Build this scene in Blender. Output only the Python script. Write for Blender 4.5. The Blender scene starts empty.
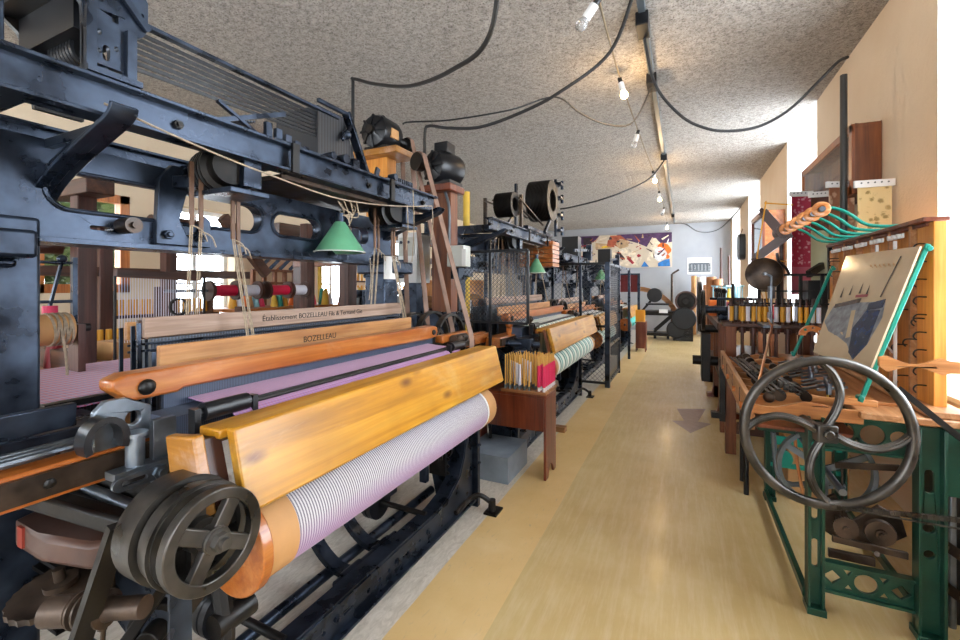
import bpy, bmesh, math, random
from mathutils import Vector as V, Matrix, geometry
random.seed(7)
PI = math.pi
SC = bpy.context.scene
COL = SC.collection
def cos(a): return math.cos(a)
def sin(a): return math.sin(a)

# ------------------------------------------------------------------ survey of the hall
FOC = 430.0; TH = math.atan(204/FOC); CT = cos(TH); ST = sin(TH); EYE = 1.5; HORV = 286
def atX(u, v, X):
    q = (u-480)/FOC; d = X/(q*CT-ST); return V((X, d*(q*ST+CT), EYE-(v-HORV)*d/FOC))
def atY(u, v, Y):
    q = (u-480)/FOC; d = Y/(q*ST+CT); return V((d*(q*CT-ST), Y, EYE-(v-HORV)*d/FOC))

# ------------------------------------------------------------------ materials
def lin(c):
    if isinstance(c, str):
        c = [int(c[i:i+2], 16)/255 for i in (0, 2, 4)]
    return tuple((x/12.92 if x <= .04045 else ((x+.055)/1.055)**2.4) for x in c) + (1,)
class NT:
    def __init__(s, name):
        s.m = bpy.data.materials.new(name); s.m.use_nodes = True
        s.t = s.m.node_tree; s.n = s.t.nodes; s.l = s.t.links
        s.b = s.n['Principled BSDF']
    def new(s, t, **k):
        x = s.n.new(t)
        for a, v in k.items():
            if a.startswith('i_'): x.inputs[a[2:].replace('_', ' ')].default_value = v
            else: setattr(x, a, v)
        return x
    def link(s, a, b): s.l.new(a, b)
    def co(s, scale=(1, 1, 1), rot=(0, 0, 0), src='Object'):
        tc = s.new('ShaderNodeTexCoord'); mp = s.new('ShaderNodeMapping')
        mp.inputs['Scale'].default_value = scale; mp.inputs['Rotation'].default_value = rot
        s.link(tc.outputs[src], mp.inputs['Vector']); return mp.outputs['Vector']
    def noise(s, vec, scale=5, detail=4, rough=.55, dist=0):
        x = s.new('ShaderNodeTexNoise'); x.inputs['Scale'].default_value = scale
        x.inputs['Detail'].default_value = detail; x.inputs['Roughness'].default_value = rough
        x.inputs['Distortion'].default_value = dist
        s.link(vec, x.inputs['Vector']); return x.outputs['Fac']
    def ramp(s, fac, stops):
        r = s.new('ShaderNodeValToRGB'); e = r.color_ramp.elements; e.remove(e[1])
        for i, (p, c) in enumerate(stops):
            el = e[0] if i == 0 else e.new(p)
            el.position = p; el.color = c if len(c) == 4 else tuple(c)+(1,)
        s.link(fac, r.inputs['Fac']); return r.outputs['Color']
    def mix(s, fac, a, b, mode='MIX'):
        x = s.new('ShaderNodeMix', data_type='RGBA', blend_type=mode)
        if isinstance(fac, (int, float)): x.inputs[0].default_value = fac
        else: s.link(fac, x.inputs[0])
        for k, c in ((6, a), (7, b)):
            if isinstance(c, tuple): x.inputs[k].default_value = c
            else: s.link(c, x.inputs[k])
        return x.outputs[2]
    def bump(s, h, strength=.3, dist=.01):
        b = s.new('ShaderNodeBump'); b.inputs['Strength'].default_value = strength; b.inputs['Distance'].default_value = dist
        s.link(h, b.inputs['Height']); s.link(b.outputs['Normal'], s.b.inputs['Normal'])
    def set(s, **k):
        for a, v in k.items():
            i = s.b.inputs[a.replace('_', ' ')]
            if hasattr(v, 'links') or isinstance(v, bpy.types.NodeSocket): s.link(v, i)
            else: i.default_value = v
        return s
def wood(name, a, b, c, axis=1, scale=1.0, rough=.35, coat=.25, worn=None, knots=False):
    k = NT(name); sc = [22*scale]*3; sc[axis] = 1.3*scale
    n1 = k.noise(k.co(sc), 1, 5, .6, .6)
    sc2 = [90*scale]*3; sc2[axis] = 3*scale
    n2 = k.noise(k.co(sc2), 1, 3, .6)
    col = k.ramp(n1, [(.28, lin(a)), (.5, lin(b)), (.72, lin(c))])
    d = k.ramp(n2, [(.35, (.72, .68, .62, 1)), (.62, (1, 1, 1, 1))])
    col = k.mix(.5, col, d, 'MULTIPLY')
    big = k.noise(k.co((2.2, 2.2, 2.2)), 1.5, 3)
    col = k.mix(.5, col, k.ramp(big, [(.35, (.72, .66, .58, 1)), (.6, (1.08, 1.05, 1, 1))]), 'MULTIPLY')
    if knots:
        vv = [5, 5, 5]; vv[axis] = 2.2
        vo = k.new('ShaderNodeTexVoronoi'); vo.inputs['Scale'].default_value = 1.0
        k.link(k.co(vv), vo.inputs['Vector'])
        kn = k.ramp(vo.outputs['Distance'], [(.03, (1, 1, 1, 1)), (.13, (0, 0, 0, 1))])
        col = k.mix(kn, col, lin('5a2c0c'))
    if worn:
        w = k.noise(k.co((4, 1.5, 4)), 1.2, 6, .7, .4)
        col = k.mix(k.ramp(w, [(.54, (0, 0, 0, 1)), (.72, (.75, .75, .75, 1))]), col, lin(worn))
    k.set(Base_Color=col, Roughness=rough, Coat_Weight=coat, Coat_Roughness=.18)
    k.bump(n2, .12, .003)
    return k.m
def iron(name, a, b, metal=.75, rough=.38, rust=None, sc=9):
    k = NT(name); n = k.noise(k.co((1, 1, 1)), sc, 3, .55)
    col = k.ramp(n, [(.3, lin(a)), (.72, lin(b))])
    if rust:
        r = k.noise(k.co((1, 1, 1)), sc*1.7, 5, .7)
        col = k.mix(k.ramp(r, [(.56, (0, 0, 0, 1)), (.7, (.8, .8, .8, 1))]), col, lin(rust))
    k.set(Base_Color=col, Metallic=metal)
    k.set(Roughness=k.ramp(n, [(.3, (rough-.1,)*3), (.7, (rough+.14,)*3)]))
    k.bump(k.noise(k.co((1, 1, 1)), 60, 3), .08, .004)
    return k.m
def plain(name, c, rough=.5, metal=0, spec=.5, var=.0, sc=8, **kw):
    k = NT(name)
    if var:
        n = k.noise(k.co((1, 1, 1)), sc, 4)
        c0 = lin(c); k.set(Base_Color=k.ramp(n, [(.3, tuple(x*(1-var) for x in c0[:3])), (.7, tuple(min(1, x*(1+var)) for x in c0[:3]))]))
    else: k.set(Base_Color=lin(c))
    k.set(Roughness=rough, Metallic=metal, Specular_IOR_Level=spec, **kw)
    return k.m
def stripes(name, cols, axis, period, rough=.8, sheen=.2, noise=.0, second=None, band=None):
    """woven cloth: cols = [(pos,hex)] along one axis, repeating"""
    k = NT(name); tc = k.new('ShaderNodeTexCoord'); sp = k.new('ShaderNodeSeparateXYZ')
    k.link(tc.outputs['Object'], sp.inputs[0])
    m = k.new('ShaderNodeMath', operation='MULTIPLY'); k.link(sp.outputs[axis], m.inputs[0]); m.inputs[1].default_value = 1/period
    src = m.outputs[0]
    if noise:
        ad = k.new('ShaderNodeMath', operation='MULTIPLY_ADD'); k.link(k.noise(k.co((1, 1, 1)), 3, 2), ad.inputs[0]); ad.inputs[1].default_value = noise; k.link(src, ad.inputs[2]); src = ad.outputs[0]
    f = k.new('ShaderNodeMath', operation='FRACT'); k.link(src, f.inputs[0])
    r = k.new('ShaderNodeValToRGB'); r.color_ramp.interpolation = 'CONSTANT'; e = r.color_ramp.elements
    e.remove(e[1])
    for i, (p, c) in enumerate(cols):
        el = e[0] if i == 0 else e.new(p)
        el.position = p; el.color = lin(c)
    k.link(f.outputs[0], r.inputs[0]); col = r.outputs[0]
    if second:   # (axis, period, hex, duty, strength)
        m2 = k.new('ShaderNodeMath', operation='MULTIPLY'); k.link(sp.outputs[second[0]], m2.inputs[0]); m2.inputs[1].default_value = 1/second[1]
        f2 = k.new('ShaderNodeMath', operation='FRACT'); k.link(m2.outputs[0], f2.inputs[0])
        g = k.new('ShaderNodeMath', operation='LESS_THAN'); k.link(f2.outputs[0], g.inputs[0]); g.inputs[1].default_value = second[3]
        h = k.new('ShaderNodeMath', operation='MULTIPLY'); k.link(g.outputs[0], h.inputs[0]); h.inputs[1].default_value = second[4]
        col = k.mix(h.outputs[0], col, lin(second[2]))
    if band:     # (axis, from, to, hex): blends to another colour towards the low end of the axis
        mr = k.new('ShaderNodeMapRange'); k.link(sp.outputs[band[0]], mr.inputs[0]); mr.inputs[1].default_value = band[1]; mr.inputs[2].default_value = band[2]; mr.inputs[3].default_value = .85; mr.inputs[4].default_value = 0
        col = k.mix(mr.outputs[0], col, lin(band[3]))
    k.set(Base_Color=col, Roughness=rough, Sheen_Weight=sheen)
    return k.m
M = {}
M['iron'] = iron('blue_black_iron', '1a202b', '404a5a', .75, .3)
M['iron_dark'] = iron('dark_oily_iron', '0a0909', '211d1a', .4, .42, '2a1d15')
M['iron_brown'] = iron('greasy_brown_iron', '221a15', '5b4a3d', .55, .4, '3a2619')
M['steel'] = iron('bright_steel', '555c65', '8f98a2', .9, .36)
M['wheel'] = iron('worn_wheel_iron', '34322f', '66625e', .8, .34)
M['black'] = plain('black_enamel', '15161a', .35, .2, var=.3)
M['rubber'] = plain('black_rubber', '17171a', .6)
M['honey'] = wood('honey_varnished_wood', '9c690d', 'c08619', 'd2a036', 1, .7, .38, .18, worn='c9a468', knots=True)
M['honey_x'] = wood('honey_varnished_wood_cross', '8e5810', 'ab7426', 'bf8c46', 0, 1, .42, .15, worn='bf9c8c')
M['honey_z'] = wood('honey_upright_wood', 'c07424', 'd98f36', 'e6a653', 2, 1, .4, .15, knots=True)
M['orange'] = wood('orange_lacquered_wood', '8e4614', 'ab6226', 'c07f45', 1, 1, .3, .3, worn='b98a6a')
M['worn'] = wood('pale_worn_wood', '7c6452', '9c8374', 'b49e90', 1, 1.3, .6, 0)
M['worn_x'] = wood('brown_worn_wood', '6b4526', '93643a', 'b28657', 0, 1.3, .55, .05)
M['peach'] = wood('peach_heald_wood', '965f30', 'b4804c', 'c6986a', 1, 1.2, .5, .05)
M['dark_z'] = wood('dark_old_timber', '2d1712', '4b2a22', '64403a', 2, .8, .5, .1)
M['dark_y'] = wood('dark_old_timber_rail', '2b1710', '4a2a1c', '65402c', 1, .8, .5, .1)
M['dark_x'] = wood('dark_old_timber_cross', '2b1710', '4a2a1c', '65402c', 0, .8, .5, .1)
M['mahog'] = wood('red_brown_stained_wood', '4a1f10', '6f3118', '85462a', 2, 1, .35, .25)
M['brown_z'] = wood('brown_post_wood', '56290f', '753f1a', '8d5429', 2, 1, .5, .1)
M['bench'] = wood('workbench_wood', '8d5a33', 'b07c50', 'c99d77', 1, 1.1, .45, .1)
M['bench_x'] = wood('workbench_wood_cross', '96592a', 'b97a42', 'cf9a66', 0, 1.1, .45, .1)
M['cable'] = plain('black_cable', '1c1b1c', .5)
M['cord'] = plain('jute_cord', '9a8a76', .9, var=.25, sc=60)
M['strap'] = plain('brown_leather_strap', '6d4f3c', .6, var=.25)
M['belt'] = plain('leather_drive_belt', '85695a', .6, var=.25)
M['card'] = plain('tan_cardboard', 'b98a58', .7, var=.1)
M['white'] = plain('white_plastic', 'dfe0e0', .4)
M['paper'] = plain('white_paper', 'd8d8d6', .8)
M['teal'] = plain('teal_enamel', '15806f', .3, .1, var=.12)
M['green'] = plain('dark_green_enamel', '143f31', .32, .15, var=.35, sc=6)
M['lampgreen'] = plain('green_enamel_shade', '5f9c78', .35, var=.15)
M['red'] = plain('crimson_silk', 'c4123c', .4, sheen=None) if False else plain('crimson_silk', 'c4123c', .4)
M['silk'] = plain('white_silk', 'd5d6e2', .35)
M['yellow'] = plain('yellow_paint', 'd3ae3a', .5, var=.1)
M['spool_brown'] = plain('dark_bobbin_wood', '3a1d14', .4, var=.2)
M['amber'] = plain('amber_silk', 'cf9420', .45)
M['conduit'] = plain('grey_conduit', '5b6268', .4, .4)
M['box_grey'] = plain('grey_switch_enamel', 'b9bcb6', .45)
M['navy'] = plain('navy_print', '26304a', .5, var=.35, sc=20)
M['magenta'] = plain('pink_silk', 'd62a5a', .45)

# ------------------------------------------------------------------ mesh building
class MB:
    def __init__(s): s.v = []; s.f = []; s.sm = []; s.mi = []; s.cur = 0
    def add(s, vs, fs, smooth=False):
        o = len(s.v); s.v += [V(p) for p in vs]
        for f in fs: s.f.append([i+o for i in f]); s.sm.append(smooth); s.mi.append(s.cur)
        return s
    def box(s, a, b):
        x0, y0, z0 = [min(a[i], b[i]) for i in range(3)]; x1, y1, z1 = [max(a[i], b[i]) for i in range(3)]
        return s.add([(x0,y0,z0),(x1,y0,z0),(x1,y1,z0),(x0,y1,z0),(x0,y0,z1),(x1,y0,z1),(x1,y1,z1),(x0,y1,z1)],
                     [(3,2,1,0),(4,5,6,7),(0,1,5,4),(1,2,6,5),(2,3,7,6),(3,0,4,7)])
    def cbox(s, c, d): return s.box([c[i]-d[i]/2 for i in range(3)], [c[i]+d[i]/2 for i in range(3)])
    def bar(s, p, q, w, h, up=(0, 0, 1)):
        p, q = V(p), V(q); t = (q-p).normalized(); u = V(up)
        if abs(t.dot(u)) > .98: u = V((0, 1, 0))
        a = t.cross(u).normalized(); b = a.cross(t).normalized()
        vs = [o+a*(i*w/2)+b*(j*h/2) for o in (p, q) for i, j in ((-1,-1),(1,-1),(1,1),(-1,1))]
        return s.add(vs, [(3,2,1,0),(4,5,6,7),(0,1,5,4),(1,2,6,5),(2,3,7,6),(3,0,4,7)])
    def frame(s, t):
        t = V(t).normalized(); u = V((0, 0, 1)) if abs(t.z) < .9 else V((1, 0, 0))
        a = t.cross(u).normalized(); return a, t.cross(a).normalized()
    def cyl(s, p, q, r, r2=None, n=16, cap=True):
        p, q = V(p), V(q); r2 = r if r2 is None else r2; a, b = s.frame(q-p)
        vs = [p+(a*cos(2*PI*i/n)+b*sin(2*PI*i/n))*r for i in range(n)] + [q+(a*cos(2*PI*i/n)+b*sin(2*PI*i/n))*r2 for i in range(n)]
        s.add(vs, [(i, (i+1) % n, n+(i+1) % n, n+i) for i in range(n)], True)
        if cap: s.add(vs, [list(range(n))[::-1], [n+i for i in range(n)]])
        return s
    def tube(s, pts, r, n=8, closed=False):
        pts = [V(p) for p in pts]; m = len(pts); vs = []; pa = None
        for i, p in enumerate(pts):
            if closed: t = pts[(i+1) % m]-pts[i-1]
            else: t = pts[min(i+1, m-1)]-pts[max(i-1, 0)]
            t.normalize()
            if pa is None: a, b = s.frame(t)
            else:
                a = (pa-t*pa.dot(t)).normalized(); b = t.cross(a)
            pa = a; rr = r[i] if isinstance(r, (list, tuple)) else r
            vs += [p+(a*cos(2*PI*k/n)+b*sin(2*PI*k/n))*rr for k in range(n)]
        fs = []
        for i in range(m if closed else m-1):
            j = (i+1) % m
            fs += [(i*n+k, i*n+(k+1) % n, j*n+(k+1) % n, j*n+k) for k in range(n)]
        s.add(vs, fs, True)
        if not closed: s.add(vs, [list(range(n))[::-1], [(m-1)*n+k for k in range(n)]])
        return s
    def lathe(s, c, axis, prof, n=24, smooth=True):
        """prof: [(radius, offset along the axis)] ; closed when first==last"""
        c = V(c); t = V(axis).normalized(); a, b = s.frame(t); vs = []; m = len(prof)
        for (r, h) in prof: vs += [c+t*h+(a*cos(2*PI*k/n)+b*sin(2*PI*k/n))*r for k in range(n)]
        fs = [(i*n+k, i*n+(k+1) % n, (i+1)*n+(k+1) % n, (i+1)*n+k) for i in range(m-1) for k in range(n)]
        s.add(vs, fs, smooth)
        if prof[0] != prof[-1]:
            s.add(vs, [list(range(n))[::-1], [(m-1)*n+k for k in range(n)]])
        return s
    def rim(s, c, axis, ro, ri, w, n=32):
        h = w/2
        c = V(c); t = V(axis).normalized(); a, b = s.frame(t); vs = []
        for r, hh in ((ro, -h), (ro, h), (ri, h), (ri, -h)):
            vs += [c+t*hh+(a*cos(2*PI*k/n)+b*sin(2*PI*k/n))*r for k in range(n)]
        for i in range(4):
            j = (i+1) % 4
            s.add(vs, [(i*n+k, i*n+(k+1) % n, j*n+(k+1) % n, j*n+k) for k in range(n)], i % 2 == 0)
        return s
    def ball(s, c, r, n=14, sc=(1, 1, 1)):
        c = V(c); m = n//2; vs = []
        for i in range(m+1):
            th = PI*i/m
            vs += [c+V((r*sc[0]*sin(th)*cos(2*PI*k/n), r*sc[1]*sin(th)*sin(2*PI*k/n), r*sc[2]*cos(th))) for k in range(n)]
        return s.add(vs, [(i*n+k, (i+1)*n+k, (i+1)*n+(k+1) % n, i*n+(k+1) % n) for i in range(m) for k in range(n)], True)
    def prism(s, o, u, v, t, outer, holes=()):
        o, u, v = V(o), V(u).normalized(), V(v).normalized(); n = u.cross(v).normalized()*t
        loops = [outer]+list(holes); flat = [p for l in loops for p in l]
        tri = geometry.tessellate_polygon([[V((p[0], p[1], 0)) for p in l] for l in loops])
        k = len(flat); vs = [o+u*p[0]+v*p[1] for p in flat]; vs += [x+n for x in vs]
        s.add(vs, [tuple(x) for x in tri]+[(c+k, b+k, a+k) for a, b, c in tri])
        b0 = 0
        for l in loops:
            m = len(l)
            s.add(vs, [(b0+i, b0+(i+1) % m, k+b0+(i+1) % m, k+b0+i) for i in range(m)], m > 24)
            b0 += m
        return s
    def sheet(s, rows, thick=0.0, smooth=True):
        """rows of points -> a thin closed sheet"""
        nr, nc = len(rows), len(rows[0]); top = [V(p) for r in rows for p in r]
        fs = [(i*nc+j, i*nc+j+1, (i+1)*nc+j+1, (i+1)*nc+j) for i in range(nr-1) for j in range(nc-1)]
        if not thick: return s.add(top, fs, smooth)
        ns = []
        for i in range(nr):
            a, b = V(rows[max(i-1, 0)][0]), V(rows[min(i+1, nr-1)][0])
            if (b-a).length < 1e-6: a = V(rows[i][0]); b = V(rows[min(i+1, nr-1)][0]) if i < nr-1 else a+(a-V(rows[i-1][0]))
            ns.append((V(rows[i][1])-V(rows[i][0])).cross(b-a).normalized()*thick)
        k = nr*nc; vs = top+[p-ns[i//nc] for i, p in enumerate(top)]
        s.add(vs, fs+[tuple(k+i for i in reversed(f)) for f in fs], smooth)
        ed = [j for j in range(nc)]+[i*nc+nc-1 for i in range(1, nr)]+[(nr-1)*nc+j for j in range(nc-2, -1, -1)]+[i*nc for i in range(nr-2, 0, -1)]
        return s.add(vs, [(ed[i], ed[(i+1) % len(ed)], k+ed[(i+1) % len(ed)], k+ed[i]) for i in range(len(ed))])
    def build(s, name, mat, parent=None, base=None, bev=0.0, loc=None):
        base = V(base) if base is not None else (V(BASE) if parent is not None else V((0, 0, 0)))
        me = bpy.data.meshes.new(name)
        me.from_pydata([tuple(p-base) for p in s.v], [], s.f)
        for m in (mat if isinstance(mat, (list, tuple)) else [mat]): me.materials.append(M[m] if isinstance(m, str) else m)
        me.polygons.foreach_set('use_smooth', s.sm); me.polygons.foreach_set('material_index', s.mi)
        bm = bmesh.new(); bm.from_mesh(me)
        bmesh.ops.remove_doubles(bm, verts=bm.verts, dist=1e-5)
        bmesh.ops.recalc_face_normals(bm, faces=bm.faces)
        bm.to_mesh(me); bm.free(); me.set_sharp_from_angle(angle=.62)
        o = bpy.data.objects.new(name, me); COL.objects.link(o)
        if parent is not None: o.parent = parent
        else: o.location = base
        if loc is not None: o.location = loc
        if bev:
            md = o.modifiers.new('edge', 'BEVEL'); md.width = bev; md.segments = 2; md.limit_method = 'ANGLE'; md.angle_limit = math.radians(40)
        return o
BASE = (0, 0, 0)
def clusters(mb):
    """split a builder into its separate pieces (parts whose boxes touch stay together)"""
    par = list(range(len(mb.f))); key = {}
    def find(i):
        while par[i] != i: par[i] = par[par[i]]; i = par[i]
        return i
    for i, f in enumerate(mb.f):
        for v in f:
            k = tuple(round(c, 5) for c in mb.v[v])
            if k in key: par[find(i)] = find(key[k])
            else: key[k] = i
    gr = {}
    for i in range(len(mb.f)): gr.setdefault(find(i), []).append(i)
    G = []
    for fs in gr.values():
        ps = [mb.v[v] for i in fs for v in mb.f[i]]
        G.append([fs, [min(p[a] for p in ps)-.001 for a in range(3)], [max(p[a] for p in ps)+.001 for a in range(3)]])
    done = False
    while not done:
        done = True
        for i in range(len(G)):
            for j in range(i+1, len(G)):
                if all(G[i][1][a] <= G[j][2][a] and G[j][1][a] <= G[i][2][a] for a in range(3)):
                    G[i] = [G[i][0]+G[j][0], [min(G[i][1][a], G[j][1][a]) for a in range(3)], [max(G[i][2][a], G[j][2][a]) for a in range(3)]]; del G[j]; done = False; break
            if not done: break
    out = []
    for fs, _, _ in G:
        m = MB(); mp = {}
        for i in fs:
            for v in mb.f[i]:
                if v not in mp: mp[v] = len(m.v); m.v.append(mb.v[v])
            m.f.append([mp[v] for v in mb.f[i]]); m.sm.append(mb.sm[i]); m.mi.append(mb.mi[i])
        out.append(m)
    return out
def each(mb, name, mat, parent, bev=0.0):
    return [m.build(name, mat, parent, None, bev) for m in clusters(mb)]
def tag(o, label=None, cat=None, group=None, kind=None):
    if label: o['label'] = label
    if cat: o['category'] = cat
    if group: o['group'] = group
    if kind: o['kind'] = kind
    return o
def thing(name, label, cat, loc=(0, 0, 0), group=None, base=None):
    """an Empty at the thing's base; parts are written in hall coordinates and stored relative to it"""
    global BASE
    o = bpy.data.objects.new(name, None); COL.objects.link(o); o.location = loc; o.empty_display_size = .1
    BASE = base if base is not None else loc
    return tag(o, label, cat, group)
def solo(mb, name, mat, label, cat, base, group=None, bev=0):
    return tag(mb.build(name, mat, None, base, bev), label, cat, group)
def struct(mb, name, mat, bev=0): return tag(mb.build(name, mat, None, None, bev), kind='structure')
def copy_tree(o, parent=None):
    c = o.copy(); COL.objects.link(c)
    if parent is not None: c.parent = parent
    for ch in list(o.children): copy_tree(ch, c)
    return c
def arc(c, r, a0, a1, n, f):
    return [f(c, r, math.radians(a0+(a1-a0)*i/n)) for i in range(n+1)]
def arc2(cx, cy, r, a0, a1, n=10):
    return [(cx+r*cos(math.radians(a0+(a1-a0)*i/n)), cy+r*sin(math.radians(a0+(a1-a0)*i/n))) for i in range(n+1)]
def slot2(x0, x1, y0, y1, r=None, n=6):
    r = min((y1-y0)/2, (x1-x0)/2) if r is None else r
    return arc2(x1-r, y0+r, r, -90, 0, n)+arc2(x1-r, y1-r, r, 0, 90, n)+arc2(x0+r, y1-r, r, 90, 180, n)+arc2(x0+r, y0+r, r, 180, 270, n)
def circ2(cx, cy, r, n=20): return [(cx+r*cos(2*PI*i/n), cy+r*sin(2*PI*i/n)) for i in range(n)]
def spline(pts, n=8):
    pts = [V(p) for p in pts]; out = []
    for i in range(len(pts)-1):
        p0, p1, p2, p3 = pts[max(i-1, 0)], pts[i], pts[i+1], pts[min(i+2, len(pts)-1)]
        for k in range(n):
            t = k/n
            out.append(.5*((2*p1)+(p2-p0)*t+(2*p0-5*p1+4*p2-p3)*t*t+(3*p1-p0-3*p2+p3)*t**3))
    out.append(pts[-1]); return out
def text(body, name, size, mat, parent, loc, rot, ext=.0006, base=None):
    cu = bpy.data.curves.new(name, 'FONT'); cu.body = body; cu.size = size; cu.extrude = ext
    cu.materials.append(M[mat]); o = bpy.data.objects.new(name, cu); COL.objects.link(o)
    o.rotation_euler = rot; bpy.context.view_layer.update()
    me = bpy.data.meshes.new_from_object(o.evaluated_get(bpy.context.evaluated_depsgraph_get())); bpy.data.objects.remove(o)
    o = bpy.data.objects.new(name, me); COL.objects.link(o)
    o.parent = parent; o.location = V(loc)-V(BASE); o.rotation_euler = rot
    return o
def wheel(mb, c, axis, ro, ri, w, hub, spokes, sw, st, n=36, a0=0, hubw=None):
    mb.rim(c, axis, ro, ri, w, n)
    t = V(axis).normalized(); a, b = mb.frame(t); c = V(c)
    for i in range(spokes):
        an = a0+2*PI*i/spokes; d = a*cos(an)+b*sin(an)
        mb.bar(c+d*hub*.7, c+d*(ri+.004), sw, st, t)
    hw = (hubw or w*1.3)/2
    mb.cyl(c-t*hw, c+t*hw, hub, n=20)
    return mb
def hexbolt(mb, c, axis, r=.012, h=.008):
    t = V(axis).normalized(); mb.cyl(V(c), V(c)+t*h, r, n=6); mb.cyl(V(c)+t*h, V(c)+t*(h+r*.5), r*.55, n=10); return mb
# ------------------------------------------------------------------ the hall
XR, XL, YF, YB, ZC = 1.33, -6.3, 15.6, -4.0, 3.55
def m_floor():
    k = NT('painted_concrete_floor'); tc = k.new('ShaderNodeTexCoord'); sp = k.new('ShaderNodeSeparateXYZ'); k.link(tc.outputs['Object'], sp.inputs[0])
    co = k.co((1, 1, 1)); n1 = k.noise(co, 1.6, 5, .6); n2 = k.noise(k.co((9, 3, 1)), 4, 5, .7, 1.2); n3 = k.noise(co, 55, 3)
    con = k.ramp(n2, [(.3, lin('b3a99b')), (.55, lin('d0c7ba')), (.75, lin('ded8cf'))])
    yel = k.ramp(n1, [(.3, lin('d0ad72')), (.6, lin('dabb84')), (.8, lin('e4cca0'))])
    scr = k.noise(k.co((30, 6, 1), (0, 0, .5)), 2.2, 4, .75, .8)
    yel = k.mix(k.ramp(scr, [(.6, (0, 0, 0, 1)), (.7, (.55,)*3)]), yel, lin('aa9a82'))
    oli = k.ramp(n1, [(.28, lin('b69a64')), (.55, lin('c6ad79')), (.8, lin('d4c096'))])
    oli = k.mix(k.ramp(k.noise(k.co((14, 1.2, 1)), 2, 4, .7), [(.45, (0, 0, 0, 1)), (.8, (.45,)*3)]), oli, lin('dfd0b0'))
    def edge(x, wob):
        ad = k.new('ShaderNodeMath', operation='MULTIPLY_ADD'); k.link(n1, ad.inputs[0]); ad.inputs[1].default_value = wob; k.link(sp.outputs[0], ad.inputs[2])
        g = k.new('ShaderNodeMath', operation='GREATER_THAN'); k.link(ad.outputs[0], g.inputs[0]); g.inputs[1].default_value = x+wob*.5; return g.outputs[0]
    col = k.mix(edge(-1.16, .02), con, yel); col = k.mix(edge(-.77, .006), col, oli)
    k.set(Base_Color=col, Specular_IOR_Level=.5, Coat_Weight=.22, Coat_Roughness=.16)
    k.set(Roughness=k.ramp(n2, [(.3, (.28,)*3), (.7, (.46,)*3)])); k.bump(n3, .12, .004); return k.m
def m_ceiling():
    k = NT('stucco_ceiling'); co = k.co((1, 1, 1)); a = k.noise(co, 30, 5, .7, .5); b = k.noise(co, 75, 3, .6); c = k.noise(co, .7, 3)
    col = k.ramp(a, [(.3, lin('857e76')), (.46, lin('b0a9a1')), (.62, lin('c8c2ba'))])
    col = k.mix(.8, col, k.ramp(b, [(.33, (.25, .23, .22, 1)), (.47, (1, 1, 1, 1))]), 'MULTIPLY')
    col = k.mix(.4, col, k.ramp(c, [(.35, (.85, .83, .8, 1)), (.65, (1, 1, 1, 1))]), 'MULTIPLY')
    k.set(Base_Color=col, Roughness=.9); mx = k.new('ShaderNodeMath', operation='ADD'); k.link(a, mx.inputs[0]); k.link(b, mx.inputs[1]); k.bump(mx.outputs[0], .9, .03); return k.m
def m_wall(name, c1, c2, b=.5):
    k = NT(name); co = k.co((1, 1, 1)); a = k.noise(co, 38, 4, .6); s = k.noise(co, 1.1, 3)
    k.set(Base_Color=k.ramp(s, [(.3, lin(c1)), (.7, lin(c2))]), Roughness=.85); k.bump(a, b, .012); return k.m
M['floor'] = m_floor(); M['ceiling'] = m_ceiling()
M['wall_cream'] = m_wall('cream_plaster', 'd6bea0', 'e0ccb2'); M['reveal'] = m_wall('white_reveal_plaster', 'dcdcdc', 'e6e6e6'); M['wall_white'] = m_wall('white_plaster', '989ca3', 'a6a9ae', .25); M['wall_sand'] = m_wall('sand_plaster', 'd2bda0', 'dccbb2', .2)
M['sash'] = plain('white_sash_paint', 'd9d9d6', .5); M['sash_orange'] = wood('orange_window_wood', '9a5420', 'bc7030', 'cf8c4c', 2, 1, .4, .2)
def m_glass():
    k = NT('window_glass'); tr = k.new('ShaderNodeBsdfTransparent'); gl = k.new('ShaderNodeBsdfGlossy'); gl.inputs['Roughness'].default_value = .03
    fr = k.new('ShaderNodeFresnel'); fr.inputs[0].default_value = 1.35; mx = k.new('ShaderNodeMixShader')
    ge = k.new('ShaderNodeNewGeometry'); iv = k.new('ShaderNodeMath', operation='SUBTRACT'); iv.inputs[0].default_value = 1; k.link(ge.outputs['Backfacing'], iv.inputs[1]); mu = k.new('ShaderNodeMath', operation='MULTIPLY'); k.link(fr.outputs[0], mu.inputs[0]); k.link(iv.outputs[0], mu.inputs[1]); k.link(mu.outputs[0], mx.inputs[0]); k.link(tr.outputs[0], mx.inputs[1]); k.link(gl.outputs[0], mx.inputs[2]); k.link(mx.outputs[0], k.n['Material Output'].inputs[0]); return k.m
M['glass'] = m_glass()
struct(MB().box((XL-.4, YB-.3, -.15), (XR+.75, YF+.3, 0)), 'floor', 'floor')
m = MB(); m.prism((0, 0, .0006), (1, 0, 0), (0, 1, 0), .0006, [(.06, 4.88), (.27, 5.3), (.14, 5.33), (.24, 5.92), (-.08, 5.78), (.0, 5.3), (-.12, 5.24)])
M['arrow'] = plain('faded_mauve_paint', '9c857c', .45, var=.12, sc=14); solo(m, 'floor_arrow', 'arrow', 'faded mauve arrow painted on the aisle floor', 'arrow', (.06, 5.4, 0))
struct(MB().box((XL-.4, YB-.3, ZC), (XR+.75, YF+.3, ZC+.2)), 'ceiling', 'ceiling')
SILL = .87; WT = .6
RW = [(-2.06, -.57), (1.92, 3.39), (5.9, 7.41), (9.85, 11.45), (13.15, 15.0)]
w = MB(); y = YB
for a, b in RW:
    w.box((XR, y, 0), (XR+WT, a, ZC)); w.box((XR, a, 0), (XR+WT, b, SILL)); y = b
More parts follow.
